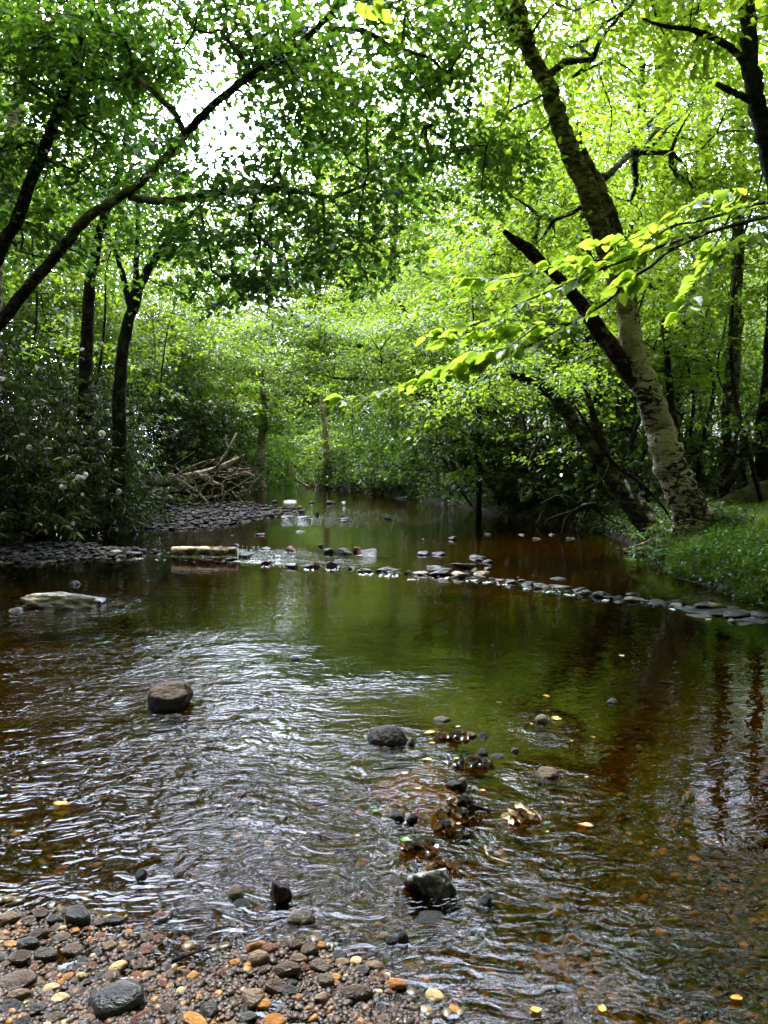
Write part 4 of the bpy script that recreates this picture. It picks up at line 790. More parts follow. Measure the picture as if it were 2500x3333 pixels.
# --- the arching bough from the far side and other stems there
tr1 = rooted(PX([(1560, 1625, 44), (1500, 1480, 38), (1430, 1330, 34), (1330, 1190, 30), (1210, 1130, 26), (1120, 1112, 22), (1010, 1060, 18), (940, 1020, 13), (860, 985, 8)], 23.5, 20))
tree('leaning_tree', 'dark tree whose mossy bough arches low across the middle of the stream', tr1[0][0], [tr1, PX([(1400, 1290, 20), (1330, 1280, 16), (1250, 1240, 12), (1080, 1230, 8)], 20)], [BL(1000, 1090, 200, 80, 20, 1.3, 34), BL(1180, 1080, 220, 90, 20.5, 1.3, 40), BL(860, 1040, 150, 70, 19.5, 1.2, 24), BL(1350, 1150, 160, 90, 20.5, 1.3, 28), BL(1100, 1220, 220, 60, 20, 1.2, 34)], 'birch_dark', 'beech', ln=.10, nper=80, rmax=.04)
for pts, lb, bk in [([(1480, 1600, 34), (1470, 1430, 28), (1430, 1280, 24), (1370, 1120, 18), (1300, 980, 12)], 'dark leaning stem of the far thicket with lichen on its foot', 'birch_dark'), ([(1495, 1605, 30), (1500, 1450, 26), (1490, 1280, 22), (1470, 1080, 18), (1480, 850, 12)], 'upright grey stem rising from the far thicket', 'grey')]:
    tr1 = rooted(PX(pts, 24.5)); tree('forest_tree', lb, tr1[0][0], [tr1], [BL(pts[-1][0], pts[-1][1] + 60, 200, 150, 24.5, 1.4, 34)], bk, 'beech', ln=.10, nper=80, rmax=.03)
tr1 = rooted(PX([(1068, 1590, 22), (1062, 1450, 19), (1050, 1300, 16), (1045, 1150, 12), (1040, 980, 8)], 38)); tree('young_birch', 'thin pale sunlit trunk standing alone at the head of the stream', tr1[0][0], [tr1], [BL(1060, 1460, 90, 90, 38, 1.3, 26), BL(1040, 1040, 120, 120, 38, 1.8, 30), BL(1130, 1540, 60, 40, 37.5, .9, 12)], 'driftwood', 'birch', ln=.12, nper=80, rmax=.03)
tr1 = rooted(PX([(845, 1560, 40), (852, 1440, 28), (860, 1330, 22), (850, 1200, 14)], 36)); tree('forest_tree', 'short pale trunk flaring at its foot at the head of the stream', tr1[0][0], [tr1], [BL(850, 1370, 80, 60, 36, 1.3, 20), BL(860, 1210, 110, 80, 36, 1.5, 22)], 'driftwood', 'laurel', ln=.12, nper=80, rmax=.03)
# --- trunks of the sunny bank behind the birch
for i, (pts, d, lb, bk) in enumerate([
    ([(1955, 1570, 70), (1935, 1400, 56), (1930, 1200, 44), (1920, 1000, 36), (1900, 700, 28), (1880, 400, 18)], 17, 'tall dark straight trunk between the two leaning birches', 'dark'),
    ([(2035, 1540, 84), (2040, 1330, 66), (2050, 1200, 56), (2060, 900, 44), (2080, 500, 30), (2090, 200, 20)], 18.5, 'stout dark trunk close behind the pale leaning birch', 'dark'),
    ([(2360, 1590, 62), (2375, 1400, 50), (2385, 1200, 44), (2395, 1050, 40), (2405, 700, 32), (2410, 400, 24)], 15, 'upright brown trunk catching light beyond the mossy log', 'birch_dark'),
    ([(2215, 1580, 30), (2190, 1350, 24), (2170, 1150, 20), (2150, 900, 14)], 15, 'thin dark stem just behind the pale leaning birch', 'dark'),
    ([(2480, 1600, 56), (2485, 1400, 44), (2505, 1200, 40), (2520, 900, 34), (2530, 600, 26)], 16, 'dark gnarled trunk at the border beyond the mossy log', 'dark')]):
    tr1 = rooted(PX(pts, d)); x, y, _ = pts[-1]
    tree('forest_tree', lb, tr1[0][0], [tr1], [BL(x, y + 100, 260, 220, d, 1.6, 46), BL(x - 60, y + 300, 260, 120, d + .5, 1.5, 20)], bk, 'birch', ln=.125, nper=52, rmax=.05)
tr1 = rooted(PX([(2640, 1750, 90), (2600, 1200, 74), (2530, 600, 62), (2480, 400, 54), (2450, 250, 50), (2436, 120, 46), (2425, -20, 44), (2400, -250, 36)], 9.5, 9.5))
tree('forest_tree', 'dark trunk with bare stub branches high against white sky', tr1[0][0], [tr1, PX([(2448, 230, 26), (2370, 150, 20), (2260, 100, 16), (2160, 85, 11), (2090, 60, 7)], 9.5), PX([(2480, 345, 20), (2410, 310, 20), (2330, 272, 16)], 9.5)], [BL(2380, 60, 200, 100, 9.5, 1.0, 18)], 'dark', 'birch', ln=.11, nper=50, rmax=.03)
tr1 = rooted(PX([(2180, 1500, 90), (2172, 1000, 76), (2168, 600, 66), (2165, 400, 60), (2158, 200, 52), (2150, 0, 44)], 27)); tree('forest_tree', 'big grey straight trunk high in the sunny leaves', tr1[0][0], [tr1], [BL(2200, 100, 320, 250, 27, 2.5, 60), BL(2100, 700, 250, 150, 27, 2, 36)], 'grey', 'tall', ln=.12, nper=80, rmax=.08)
tr1 = rooted(PX([(2290, 1500, 60), (2285, 900, 50), (2290, 500, 44), (2300, 200, 36)], 30)); tree('forest_tree', 'slim grey trunk crossing a white sky gap', tr1[0][0], [tr1], [BL(2330, 100, 250, 200, 30, 2.5, 40)], 'grey', 'tall', ln=.12, nper=80, rmax=.08)

# --- the beech whose leafy branch reaches in from outside
bb = (3.05, 2.7, gz(3.05, 2.7)); root = empty('beech_tree', bb, 'bright green leafy beech branch reaching over the water from the bank', 'tree')
tk = [(np.array((3.05, 2.7, bb[2] - .2)), .13), (np.array((3.0, 2.75, 1.2)), .11), (np.array((2.95, 2.85, 2.3)), .09), (np.array((2.9, 3.0, 3.6)), .07), (np.array((3.0, 3.1, 5.2)), .04)]
Tubes().add(*zip(*tk), 12, .06, 2, 5).build('trunk', BARK['grey'], root, bb)
BR = [ # branch lines: photo points, distance, thickness in pixels, leaves
 ([(2900, 640), (2500, 658), (2380, 690), (2270, 720), (2185, 738), (2090, 800), (1990, 850)], 3.25, 18, 20),
 ([(2700, 665), (2500, 705), (2305, 756), (2155, 800), (2050, 842), (1920, 890), (1820, 935), (1700, 985), (1600, 1035), (1470, 1080), (1375, 1105)], 3.2, 15, 46),
 ([(2305, 756), (2180, 815), (2116, 868), (2040, 915), (1973, 985), (1853, 1053), (1747, 1114), (1612, 1165), (1500, 1200), (1380, 1240), (1250, 1275), (1110, 1300)], 3.1, 13, 62),
 ([(1750, 1060), (1650, 1130), (1560, 1170), (1480, 1215)], 3.0, 6, 22),
 ([(1853, 1053), (1760, 1060), (1640, 1090), (1530, 1100), (1430, 1110)], 3.15, 6, 22),
 ([(2050, 842), (1920, 850), (1790, 870), (1660, 905), (1525, 908)], 3.3, 6, 26),
 ([(2380, 690), (2330, 800), (2280, 900), (2240, 980), (2225, 1040)], 3.35, 6, 22),
 ([(2500, 658), (2400, 640), (2300, 650), (2200, 690)], 3.4, 6, 16),
 ([(2600, 690), (2480, 760), (2400, 800), (2300, 830)], 3.3, 6, 20),
 ([(2270, 720), (2150, 740), (2050, 780), (1950, 800)], 3.3, 5, 14)]
tb = Tubes(); lp = []; lx = []; ln_ = []; lnn = []
for i, (pts, d, wd, n) in enumerate(BR):
    n = int(n * 2.1)
    W_ = np.array([P(x, y, d + .12 * math.sin(k * 1.3 + i)) for k, (x, y) in enumerate(pts)])
    if i == 0: W_ = np.vstack([[tk[2][0]], W_])
    rad = np.linspace(wd, 2.0, len(W_)) * d / F / 2
    ps, rs = spline(W_, rad, 6); tb.add(ps, rs, 6)
    tt = np.sort(rng.random(n)) * .78 + .22
    for j, t in enumerate(tt):
        f = t * (len(ps) - 1); a_ = ps[int(f)]; tg = nrm(ps[min(int(f) + 1, len(ps) - 1)] - ps[max(int(f) - 1, 0)])
        sd = nrm(np.cross(tg, [0, 0, 1.0])) * (1 if j % 2 else -1)
        ax = nrm(tg * .75 + sd * .75 + rng.normal(0, .16, 3) + np.array([0, 0, -.12])); L = rng.uniform(.048, .092)
        stalk = a_ + (tg * .4 + sd * .6) * rng.uniform(.01, .05)
        tb.add([a_, stalk], [.0012, .0009], 4); lp.append(stalk); lx.append(ax); lnn.append(nrm(np.array([-.1, .40, .8]) + rng.normal(0, .5, 3))); ln_.append(L)
for x, y in [(1165, 8), (1190, 25), (1215, 15), (1240, 30), (1225, -10), (1255, 5)]:
    lp.append(P(x, y, 3.2)); lx.append(nrm(np.array([rng.normal(0, .5), rng.normal(0, .3), -.8]))); lnn.append(nrm(rng.normal(0, .5, 3) + np.array([0, -.6, .6]))); ln_.append(.07)
tb.add([tk[4][0], P(1900, -500, 3.3), P(1500, -180, 3.2), P(1280, -60, 3.2), P(1200, -5, 3.2)], [.03, .018, .010, .005, .002], 6, sub=5)
tb.build('branch', BARK['maple'], root, bb)
lp, lx, lnn, ln_ = map(np.array, (lp, lx, lnn, ln_))
ax = nrm(lx); sd = nrm(np.cross(lnn, ax)); nn = np.cross(ax, sd); nu, nv_ = 9, 5
uu = np.linspace(0, 1, nu); prof = np.array([.03, .55, .88, 1.0, .95, .80, .58, .28, .0]) * .31
bend = rng.uniform(.05, .30, len(lp)); fold = rng.uniform(.12, .4, len(lp)); twist = rng.normal(0, .25, len(lp))
grid = []
for a_ in range(nu):
    for b_ in range(nv_):
        v = (b_ / (nv_ - 1) * 2 - 1); w_ = prof[a_] * (1 + .05 * (a_ % 2) * abs(v)) * v
        z_ = -bend * uu[a_] ** 2 + fold * abs(w_) * 1.2 + twist * w_ * uu[a_] + .012 * math.sin(a_ * 2.6) * abs(v)
        grid.append(lp + (ax * uu[a_] + sd * w_ + nn * z_[:, None]) * ln_[:, None])
V = np.stack(grid, 1).reshape(-1, 3); i0 = np.arange(len(lp))[:, None, None] * (nu * nv_); I = np.arange(nu - 1)[None, :, None] * nv_; J = np.arange(nv_ - 1)[None, None]
q = np.stack([i0 + I + J, i0 + I + J + 1, i0 + I + nv_ + J + 1, i0 + I + nv_ + J], -1).reshape(-1, 4)
link('crown', mesh_idx('crown', V - np.array(bb), q), LEAF['spray'], root)

# ------------------------------------------------------------------ shrubs
def blossom_mesh():
    k = np.random.default_rng(77); V = []; Q = []; n = 0
    for i in range(26):
        d = nrm(k.normal(0, 1, 3) + np.array([0, 0, .4])); c = d * .045; a_ = nrm(np.cross(d, [.3, .9, .1])); b_ = np.cross(d, a_)
        ring = [c + d * .012 + (a_ * math.cos(t) + b_ * math.sin(t)) * .030 * k.uniform(.8, 1.2) for t in np.arange(5) * 1.2566]
        V += [c] + ring
        for j in range(5): Q.append([n, n + 1 + j, n + 1 + (j + 1) % 5])
        n += 6
    return mesh_idx('flower_cluster', np.array(V), np.array(Q), False)
BLOS = blossom_mesh(); BLOS.materials.append(LEAF['blossom'])
def shrub(name, R, H, nw, leafk, seed, nfl=0, ln=.15, asp=.23, nper=7, low=.15, stems=140, hollow=.55, r1=.006):
    r = np.random.default_rng(seed); root = empty(name, (0, 0, 0))
    v = nrm(r.normal(0, 1, (nw, 3))); v[:, 2] = np.abs(v[:, 2]); rr = (hollow + (1 - hollow) * r.random((nw, 1)) ** .7)
    lump = 1 + .22 * np.sin(v[:, :1] * 5 + seed) * np.cos(v[:, 1:2] * 4 + seed * 2) + .1 * r.normal(0, 1, (nw, 1))
    C = v * rr * lump * np.array([R, R, H]); C[:, 2] = np.maximum(C[:, 2], low + r.random(nw) * .5)
    N0 = np.array([(r.normal(0, .25 * R), r.normal(0, .2 * R), -.15) for _ in range(7)])
    K = C[r.choice(nw, min(stems, nw), False)] * .93
    A, par, cnt = attach(N0, K, .5); tb = Tubes(); limb_tubes(tb, A, par, cnt, len(N0), r1, .5, .06, .12, 4, r)
    tb.build('stems', BARK['stem'], root)
    leaves('foliage', whorls(C, nper, ln, asp, r, .5), 6, LEAF[leafk], root)
    top = C[(v[:, 2] > .1) & (rr[:, 0] > .8)]
    for k in range(nfl):
        p = top[r.integers(len(top))] * 1.04; o = link('flower_cluster', BLOS, None, root, p); s_ = r.uniform(.35, .95); o.scale = (s_ * r.uniform(.6, 1.2), s_, s_ * r.uniform(.5, 1)); o.rotation_euler = tuple(r.uniform(-.6, .6, 3))
    return root
def place(o, px, py, d, sc=1.0, rz=0.0, label=None, group=None, cat='shrub', zoff=-.05, sz=None):
    p = P(px, py, d); o.location = (p[0], p[1], gz(p[0], p[1]) + zoff); o.scale = (sc, sc, sc * (sz or 1)); o.rotation_euler = (0, 0, rz)
    return tag(o, label, cat, group)
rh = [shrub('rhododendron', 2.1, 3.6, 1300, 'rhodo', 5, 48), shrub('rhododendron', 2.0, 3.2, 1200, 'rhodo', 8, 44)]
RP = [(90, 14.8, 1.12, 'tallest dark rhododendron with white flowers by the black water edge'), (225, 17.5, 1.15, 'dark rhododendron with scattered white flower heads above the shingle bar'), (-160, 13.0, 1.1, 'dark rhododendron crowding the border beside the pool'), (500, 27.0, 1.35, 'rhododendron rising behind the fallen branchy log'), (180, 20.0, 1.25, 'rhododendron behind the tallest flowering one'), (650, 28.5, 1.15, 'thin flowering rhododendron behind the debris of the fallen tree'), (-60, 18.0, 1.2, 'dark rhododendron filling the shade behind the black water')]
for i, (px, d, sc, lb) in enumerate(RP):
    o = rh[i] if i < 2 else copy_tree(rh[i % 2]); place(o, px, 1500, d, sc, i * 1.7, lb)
mr = [shrub('rhododendron', 2.2, 3.4, 1100, 'herb', 15, 22, ln=.15, low=.1), shrub('rhododendron', 2.0, 3.0, 1000, 'herb', 18, 18, ln=.15, low=.1)]  # brighter herb leaves put the sunlight into the colour of these rhododendrons
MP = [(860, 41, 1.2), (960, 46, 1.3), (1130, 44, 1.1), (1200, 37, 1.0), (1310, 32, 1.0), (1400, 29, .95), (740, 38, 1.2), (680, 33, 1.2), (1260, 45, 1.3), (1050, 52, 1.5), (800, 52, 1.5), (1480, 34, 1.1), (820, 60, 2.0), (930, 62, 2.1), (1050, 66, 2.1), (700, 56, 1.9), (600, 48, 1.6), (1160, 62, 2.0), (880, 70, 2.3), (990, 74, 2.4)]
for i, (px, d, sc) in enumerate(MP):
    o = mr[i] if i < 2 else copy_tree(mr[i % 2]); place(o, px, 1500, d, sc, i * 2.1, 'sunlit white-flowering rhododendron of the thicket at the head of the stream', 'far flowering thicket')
la = [shrub('laurel_bush', 1.7, 3.0, 400, 'laurel', 25, 6, ln=.10, asp=.34, nper=7, low=1.2, stems=170, hollow=.7, r1=.007), shrub('laurel_bush', 1.6, 2.7, 340, 'laurel', 28, 5, ln=.10, asp=.34, nper=7, low=1.2, stems=170, hollow=.7, r1=.007)]
lw = [shrub('laurel_bush', 1.3, 1.5, 420, 'laurel', 35, 0, ln=.10, asp=.4, nper=7, low=.03, stems=90, hollow=.35, r1=.006), shrub('laurel_bush', 1.2, 1.2, 360, 'laurel', 38, 0, ln=.10, asp=.4, nper=7, low=.03, stems=90, hollow=.35, r1=.006)]
for i, (px, d) in enumerate([(1260, 31), (1330, 29.5), (1400, 28), (1480, 26), (1550, 24.2), (1630, 22.2), (1690, 20.5), (1760, 19), (1830, 18), (1890, 17), (1960, 17), (1180, 34), (1110, 38), (1440, 29), (1600, 25), (1720, 22), (2330, 17), (2440, 16.5), (2120, 15.5)]):
    o = lw[i] if i < 2 else copy_tree(lw[i % 2]); place(o, px, 1500, d, random.uniform(.8, 1.15), i * 1.3, 'low dark green bush crouching on the bank edge under the thicket', 'low bushes on the bank edge')
LP = [(1580, 21.5, 1.0), (1680, 20, 1.0), (1790, 18.5, 1.05), (1880, 17.5, .95), (2130, 16.5, .85), (2330, 19, .9), (2520, 15.5, .8), (1540, 27, 1.2)]
for i, (px, d, sc) in enumerate(LP):
    o = la[i] if i < 2 else copy_tree(la[i % 2]); place(o, px, 1500, d, sc, i * 1.3, 'dark tangled laurel bush of the bank thicket around the birches', 'laurel thicket on the bank')

# ------------------------------------------------------------------ background forest
def proto(name, h, cr, cb, n, nper, ln, leafk, bark, seed, flat=.9, r0=.16, lean=.3, size=(.9, 1.6)):
    global rng
    keep = rng; rng = np.random.default_rng(seed); r = rng
    top = np.array([r.normal(0, lean), r.normal(0, lean), h * .93]); mid = top * .5 + np.array([r.normal(0, .3), r.normal(0, .3), 0])
    trk = [(np.array([0, 0, -.3]), r0 * 1.2), (mid * .3, r0), (mid, r0 * .8), (mid * .5 + top * .5, r0 * .5), (top, r0 * .15)]
    v = nrm(r.normal(0, 1, (n, 3))) * (r.random((n, 1)) ** .38); cz = (h + cb) / 2
    v *= 1 + .25 * np.sin(4 * v[:, :1] + seed) * np.cos(5 * v[:, 2:3])
    C = v * np.array([cr, cr, (h - cb) / 2]) + np.array([0, 0, cz]); C[:, 2] = np.round(C[:, 2] / flat) * flat * .6 + C[:, 2] * .4
    C[:, :2] += np.interp(C[:, 2], [0, h * .93], [0, 1])[:, None] * top[:2]
    root = empty(name, (0, 0, 0)); tb = Tubes(); ps, rs = spline(np.array([p for p, _ in trk]), np.array([q for _, q in trk]), 5); tb.add(ps, rs, 10, .08, seed)
    A, par, cnt = attach(ps[int(len(ps) * max(cb / h * .8, .15)):], C); n0 = len(A) - len(C); limb_tubes(tb, A, par, cnt, n0, .008, .5, r0 * .45); tb.build('trunk', BARK[bark], root)
    D = A[n0:] - A[par[n0:]]; D = D + C * .25; D[:, 2] = 0; D += r.normal(0, .1, D.shape); D[:, 2] = 0
    leaves('crown', spray_leaves(C, D, r.uniform(*size, len(C)), nper, ln, .6, DIA, .07, .22, .38, r), 4, LEAF[leafk], root)
    rng = keep; return root
UN = [proto('understory_tree', 8.5, 3.2, 1.3, 150, 84, .15, 'beech', 'dark', 41, .8, .09, .8), proto('understory_tree', 7.0, 2.8, 1.0, 120, 84, .15, 'beech', 'dark', 42, .7, .08, 1.0), proto('understory_tree', 10.5, 3.4, 2.0, 175, 84, .15, 'birch', 'grey', 43, .9, .11, .8)]
TL = [proto('forest_tree', 20, 4.2, 7.0, 230, 84, .175, 'tall', 'grey', 51, 1.0, .2, .8, (1.0, 1.9)), proto('forest_tree', 24, 4.8, 8.0, 260, 84, .175, 'tall', 'dark', 52, 1.0, .24, .9, (1.0, 1.9)), proto('forest_tree', 17, 4.0, 5.0, 210, 84, .17, 'tall', 'grey', 53, 1.0, .17, 1.0, (1.0, 1.9))]
used = set()
def put(pr, i, px, d, sc, rz, label, group):
    key = (id(pr), i % len(pr)); o = pr[i % len(pr)]
    if key in used: o = copy_tree(o)
    used.add(key); place(o, px, 1500, d, sc, rz, label, group, 'tree')
UPX = [(820, 75, 1.5), (900, 82, 1.6), (980, 76, 1.5), (1060, 85, 1.6), (740, 70, 1.4), (1130, 78, 1.5), (1560, 19.5, .8), (1700, 22, .9), (1850, 21, .95), (2000, 24, 1.0), (2160, 21.5, .95), (1620, 27, 1.0), (1780, 29, 1.05), (1450, 31, 1.0), (1330, 38, 1.05), (1880, 62, 1.3), (2100, 66, 1.4), (2250, 60, 1.3), (2400, 64, 1.3), (2520, 60, 1.3), (2000, 72, 1.5),
       (760, 36, 1.0), (650, 30, 1.0), (560, 33, 1.0), (700, 44, 1.15), (960, 60, 1.25), (1160, 60, 1.3), (400, 30, 1.1), (250, 26, 1.0), (100, 24, 1.0), (0, 28, 1.1), (300, 36, 1.2), (550, 40, 1.2), (-120, 22, 1.0), (2650, 20, .9), (1000, 62, 1.5), (800, 60, 1.4), (1250, 62, 1.5), (1400, 48, 1.3), (600, 55, 1.3)]
for i, (px, d, sc) in enumerate(UPX): put(UN, i, px, d, sc, i * 1.9, 'layered bright green understory tree of the forest around the stream', 'understory trees')
TPX = [(430, 44, .95), (600, 50, .95), (760, 60, 1.3), (900, 66, 1.4), (1020, 66, 1.5), (1250, 72, 1.25), (1290, 35, 1.0), (1150, 58, 1.25), (900, 90, 1.0), (760, 85, .9), (1050, 95, 1.1), (1600, 32, 1.0), (1800, 30, 1.0), (1990, 64, 1.15), (2080, 70, 1.1), (2230, 66, .95), (2360, 72, 1.0), (2480, 66, .95), (1130, 74, 1.3), (1350, 68, 1.2), (200, 30, 1.0), (60, 34, 1.05), (-120, 28, 1.0), (680, 58, .62), (850, 62, .68), (1030, 66, 1.0), (1500, 50, 1.1), (1700, 46, 1.0), (1860, 68, 1.2), (2600, 60, 1.0), (-300, 24, 1.0), (430, 62, .62), (230, 55, .8), (1220, 74, 1.3), (2300, 80, 1.1), (2160, 84, 1.2), (80, 50, 1.1)]
for i, (px, d, sc) in enumerate(TPX): put(TL, i, px, d, sc, i * 2.3, 'tall sunlit tree of the forest wall behind the stream', 'tall forest trees')
# unseen trees added around the viewer to block skylight and shade the water
ring = [(-5.1, .1, .85), (4.8, -.6, .85), (-1.6, -3.4, .85), (2.2, -4.0, .9), (9.5, 3.0, .85), (-6, -3.5, .8), (-7.6, 2.2, .8), (.8, -1.8, .95), (4.2, 1.4, .8), (11.5, 6, .9), (13, 10.5, 1), (15.5, 14, 1), (17, 8, 1), (14, 3, 1), (18.5, 18, 1), (13, 17.5, .9), (-13, 6, 1), (-14.5, 14, .9), (-12.8, 18, .8), (-17, 10, 1), (-17.5, 18, 1), (-12.5, 1, 1), (-9.5, -1, .9), (-16, 22.5, .9), (-20, 26, 1)]
for k in range(46):
    t_ = math.radians(random.uniform(60, 300)); d = random.uniform(8, 20); x, y = d * math.sin(t_), d * math.cos(t_) + 3
    if abs(x) < .62 * y + 4.5 and y > 0: continue
    ring.append((x, y, random.uniform(.75, 1.0)))
for i, (x, y, sc) in enumerate(ring):
    o = copy_tree(TL[i % 3]); o.location = (x, y, gz(x, y) - .05); o.scale = (sc * 1.1, sc * 1.1, sc); o.rotation_euler = (0, 0, i * 1.1); tag(o, 'unseen tall tree added to shade the near shore', 'tree', 'added trees over the near shore')
for k in range(34):  # unseen lower trees added to close off low skylight
    t_ = math.radians(50 + 260 * k / 33); d = random.uniform(8, 14); x, y = d * math.sin(t_), d * math.cos(t_) + 3
    if (abs(x) < .62 * y + 3.5 and y > 0) or (x < -6 and 4.5 < y < 11.5): continue
    o = copy_tree(UN[k % 3]); o.location = (x, y, gz(x, y) - .05); o.rotation_euler = (0, 0, k * 1.3); tag(o, 'unseen understory tree added to block low skylight', 'tree', 'added understory trees of the near bank')

# slender stems of the thickets
def sapling(seed, h):
    global rng
    keep = rng; rng = np.random.default_rng(seed); r = rng; root = empty('sapling', (0, 0, 0)); tb = Tubes(); n = 7; z = np.linspace(-.1, h, n)
    xy = np.cumsum(r.normal(0, h * .045, (n, 2)), 0); ps, rs = spline(np.column_stack([xy, z]), np.linspace(.035, .008, n) * h / 5, 4); tb.add(ps, rs, 6, .1, seed)
    C = np.column_stack([np.interp(t, z, xy[:, j]) for j in (0, 1) for t in [r.uniform(.35 * h, h, 16)]] ); zz = r.uniform(.35 * h, h, 16)
    C = np.column_stack([np.interp(zz, z, xy[:, 0]) + r.normal(0, .55, 16), np.interp(zz, z, xy[:, 1]) + r.normal(0, .55, 16), zz + .2])
    A, par, cnt = attach(ps[6:], C, .2); n0 = len(A) - 16; limb_tubes(tb, A, par, cnt, n0, .006, .5, .02); tb.build('trunk', BARK['grey' if seed % 2 else 'dark'], root)
    D = A[n0:] - A[par[n0:]]; D[:, 2] = 0; D += r.normal(0, .1, D.shape) * [1, 1, 0]
    leaves('crown', spray_leaves(C, D, r.uniform(.4, .8, 16), 34, .12, .58, HEX, .07, .2, .4, r), 6, LEAF['beech'], root); rng = keep; return root
SP = [sapling(61, 5.0), sapling(62, 6.5), sapling(63, 4.2), sapling(64, 7.5)]
SPX = [(1450, 27), (1530, 25), (1620, 21), (1660, 22.5), (1720, 17), (1760, 22), (1830, 16), (1870, 20), (1960, 17), (2010, 15.5), (2100, 18), (2170, 14.5), (2200, 19), (2260, 16), (2300, 14), (2330, 18), (2380, 20), (2430, 15), (2450, 18), (2490, 14), (1390, 30), (1310, 33), (1260, 38), (1180, 41), (1110, 45), (990, 46), (900, 44), (780, 40), (720, 36), (650, 31), (590, 28), (540, 25), (470, 23), (420, 20), (350, 21), (310, 18), (240, 21), (180, 18), (110, 21), (50, 19), (1560, 26), (1680, 26), (2050, 25), (2140, 26), (2280, 25), (2400, 27)]
for i, (px, d) in enumerate(SPX):
    o = SP[i] if i < 4 else copy_tree(SP[i % 4]); place(o, px, 1500, d, random.uniform(.85, 1.25), i * 1.7, 'thin crooked sapling of the thickets along the stream', 'saplings', 'tree')

# ------------------------------------------------------------------ fallen wood
def log(name, label, pts, bark, sides=14, rough=.08, cat='log', sub=4, extra=()):
    t = Tubes().add([p for p, _ in pts], [q for _, q in pts], sides, rough, 9, sub); o = np.mean([p for p, _ in pts], 0)
    for e in extra: t.add([p for p, _ in e], [q for _, q in e], 6, .1, 3, 3)
    return tag(t.build(name, BARK[bark], None, (0, 0, 0)), label, cat)
g0, g1 = G(562, 1812, STEP), G(770, 1815, STEP)
log('driftwood_log', 'short cut birch log with peeling pale bark lying in the stone line', [(np.array([g0[0], g0[1], .11]), .068), (np.array([(g0[0] * 2 + g1[0]) / 3, (g0[1] * 2 + g1[1]) / 3, .115]), .07), (np.array([(g0[0] + 2 * g1[0]) / 3, (g0[1] + 2 * g1[1]) / 3, .113]), .07), (np.array([g1[0], g1[1], .108]), .066)], 'driftwood')
ft = PX([(350, 1578, 34), (450, 1572, 32), (560, 1560, 28), (640, 1545, 24), (720, 1520, 16), (775, 1490, 9)], 24)
tw = []
for a_, pts in enumerate([[(700, 1530, 12), (740, 1470, 9), (770, 1410, 5)], [(745, 1465, 6), (735, 1430, 4), (738, 1415, 3)], [(560, 1560, 10), (600, 1530, 8), (660, 1505, 6), (700, 1495, 3)], [(580, 1560, 9), (640, 1600, 8), (680, 1640, 6)], [(650, 1545, 8), (700, 1570, 6), (725, 1580, 5), (722, 1610, 4), (735, 1625, 3)], [(735, 1600, 5), (715, 1640, 5), (690, 1650, 3)], [(600, 1550, 6), (570, 1520, 4), (530, 1510, 3)], [(500, 1560, 8), (470, 1530, 6), (420, 1540, 4)], [(640, 1540, 5), (690, 1560, 5), (690, 1620, 4)]]): tw.append(PX(pts, 23.6))
for k in range(60):
    x = random.uniform(520, 800); y = random.uniform(1520, 1640); d = random.uniform(22.8, 24.4); tw.append([(P(x, y, d), .012), (P(x + random.gauss(30, 30), y + random.gauss(0, 22), d), .010), (P(x + random.gauss(60, 40), y + random.gauss(8, 34), d + .2), .005)])
log('fallen_tree', 'fallen pale dead tree with a tangle of broken branches beside the dark shingle', ft, 'dead', extra=tw, cat='fallen tree')
tw = [PX([(280, 1650, 10), (320, 1620, 12), (355, 1608, 11), (400, 1612, 9), (440, 1640, 6)], 22)]
log('fallen_branch', 'arched grey branch lying on the shingle under the rhododendrons', tw[0], 'grey', 6, cat='branch')
log('fallen_branch', 'dark bent branch drooping to the black water', PX([(95, 1600, 12), (150, 1582, 12), (185, 1600, 10), (215, 1625, 9), (270, 1655, 7), (290, 1672, 5)], 18.5), 'stem', 6, cat='branch')
log('fallen_branch', 'pale crooked branch slanting to the water at the head of the stream', PX([(945, 1515, 9), (958, 1550, 9), (985, 1575, 9), (1008, 1585, 8)], 37), 'driftwood', 6, cat='branch')
log('fallen_branch', 'thick grey branch reaching into the water under the far thicket', PX([(1262, 1632, 12), (1300, 1626, 16), (1340, 1618, 18), (1390, 1610, 14)], 28), 'grey', 8, cat='branch')
log('fallen_branch', 'pale stripped branch sticking out from under the fern bank', PX([(2030, 1795, 16), (2075, 1780, 17), (2110, 1768, 17), (2160, 1760, 14)], 11.9), 'driftwood', 8, cat='branch', extra=[PX([(2065, 1795, 9), (2110, 1782, 10), (2150, 1772, 9)], 11.8), PX([(2010, 1785, 7), (2035, 1793, 8)], 12)])
log('fallen_branch', 'dark driftwood limb caught at the foot of the grassy bank', PX([(2350, 1855, 8), (2420, 1890, 14), (2480, 1915, 12), (2560, 1930, 12)], 9.0), 'stem', 8, cat='branch', extra=[PX([(2400, 1860, 20), (2470, 1855, 26), (2560, 1840, 28)], 9.2)])
log('dead_branch', 'long dark dead branch slanting down between the two birches', PX([(1870, 1320, 9), (1990, 1500, 14), (2070, 1560, 14), (2150, 1640, 10), (2190, 1700, 6)], 12), 'stem', 8, cat='branch', extra=[PX([(1990, 1500, 8), (1960, 1560, 6), (1900, 1600, 4)], 12)])
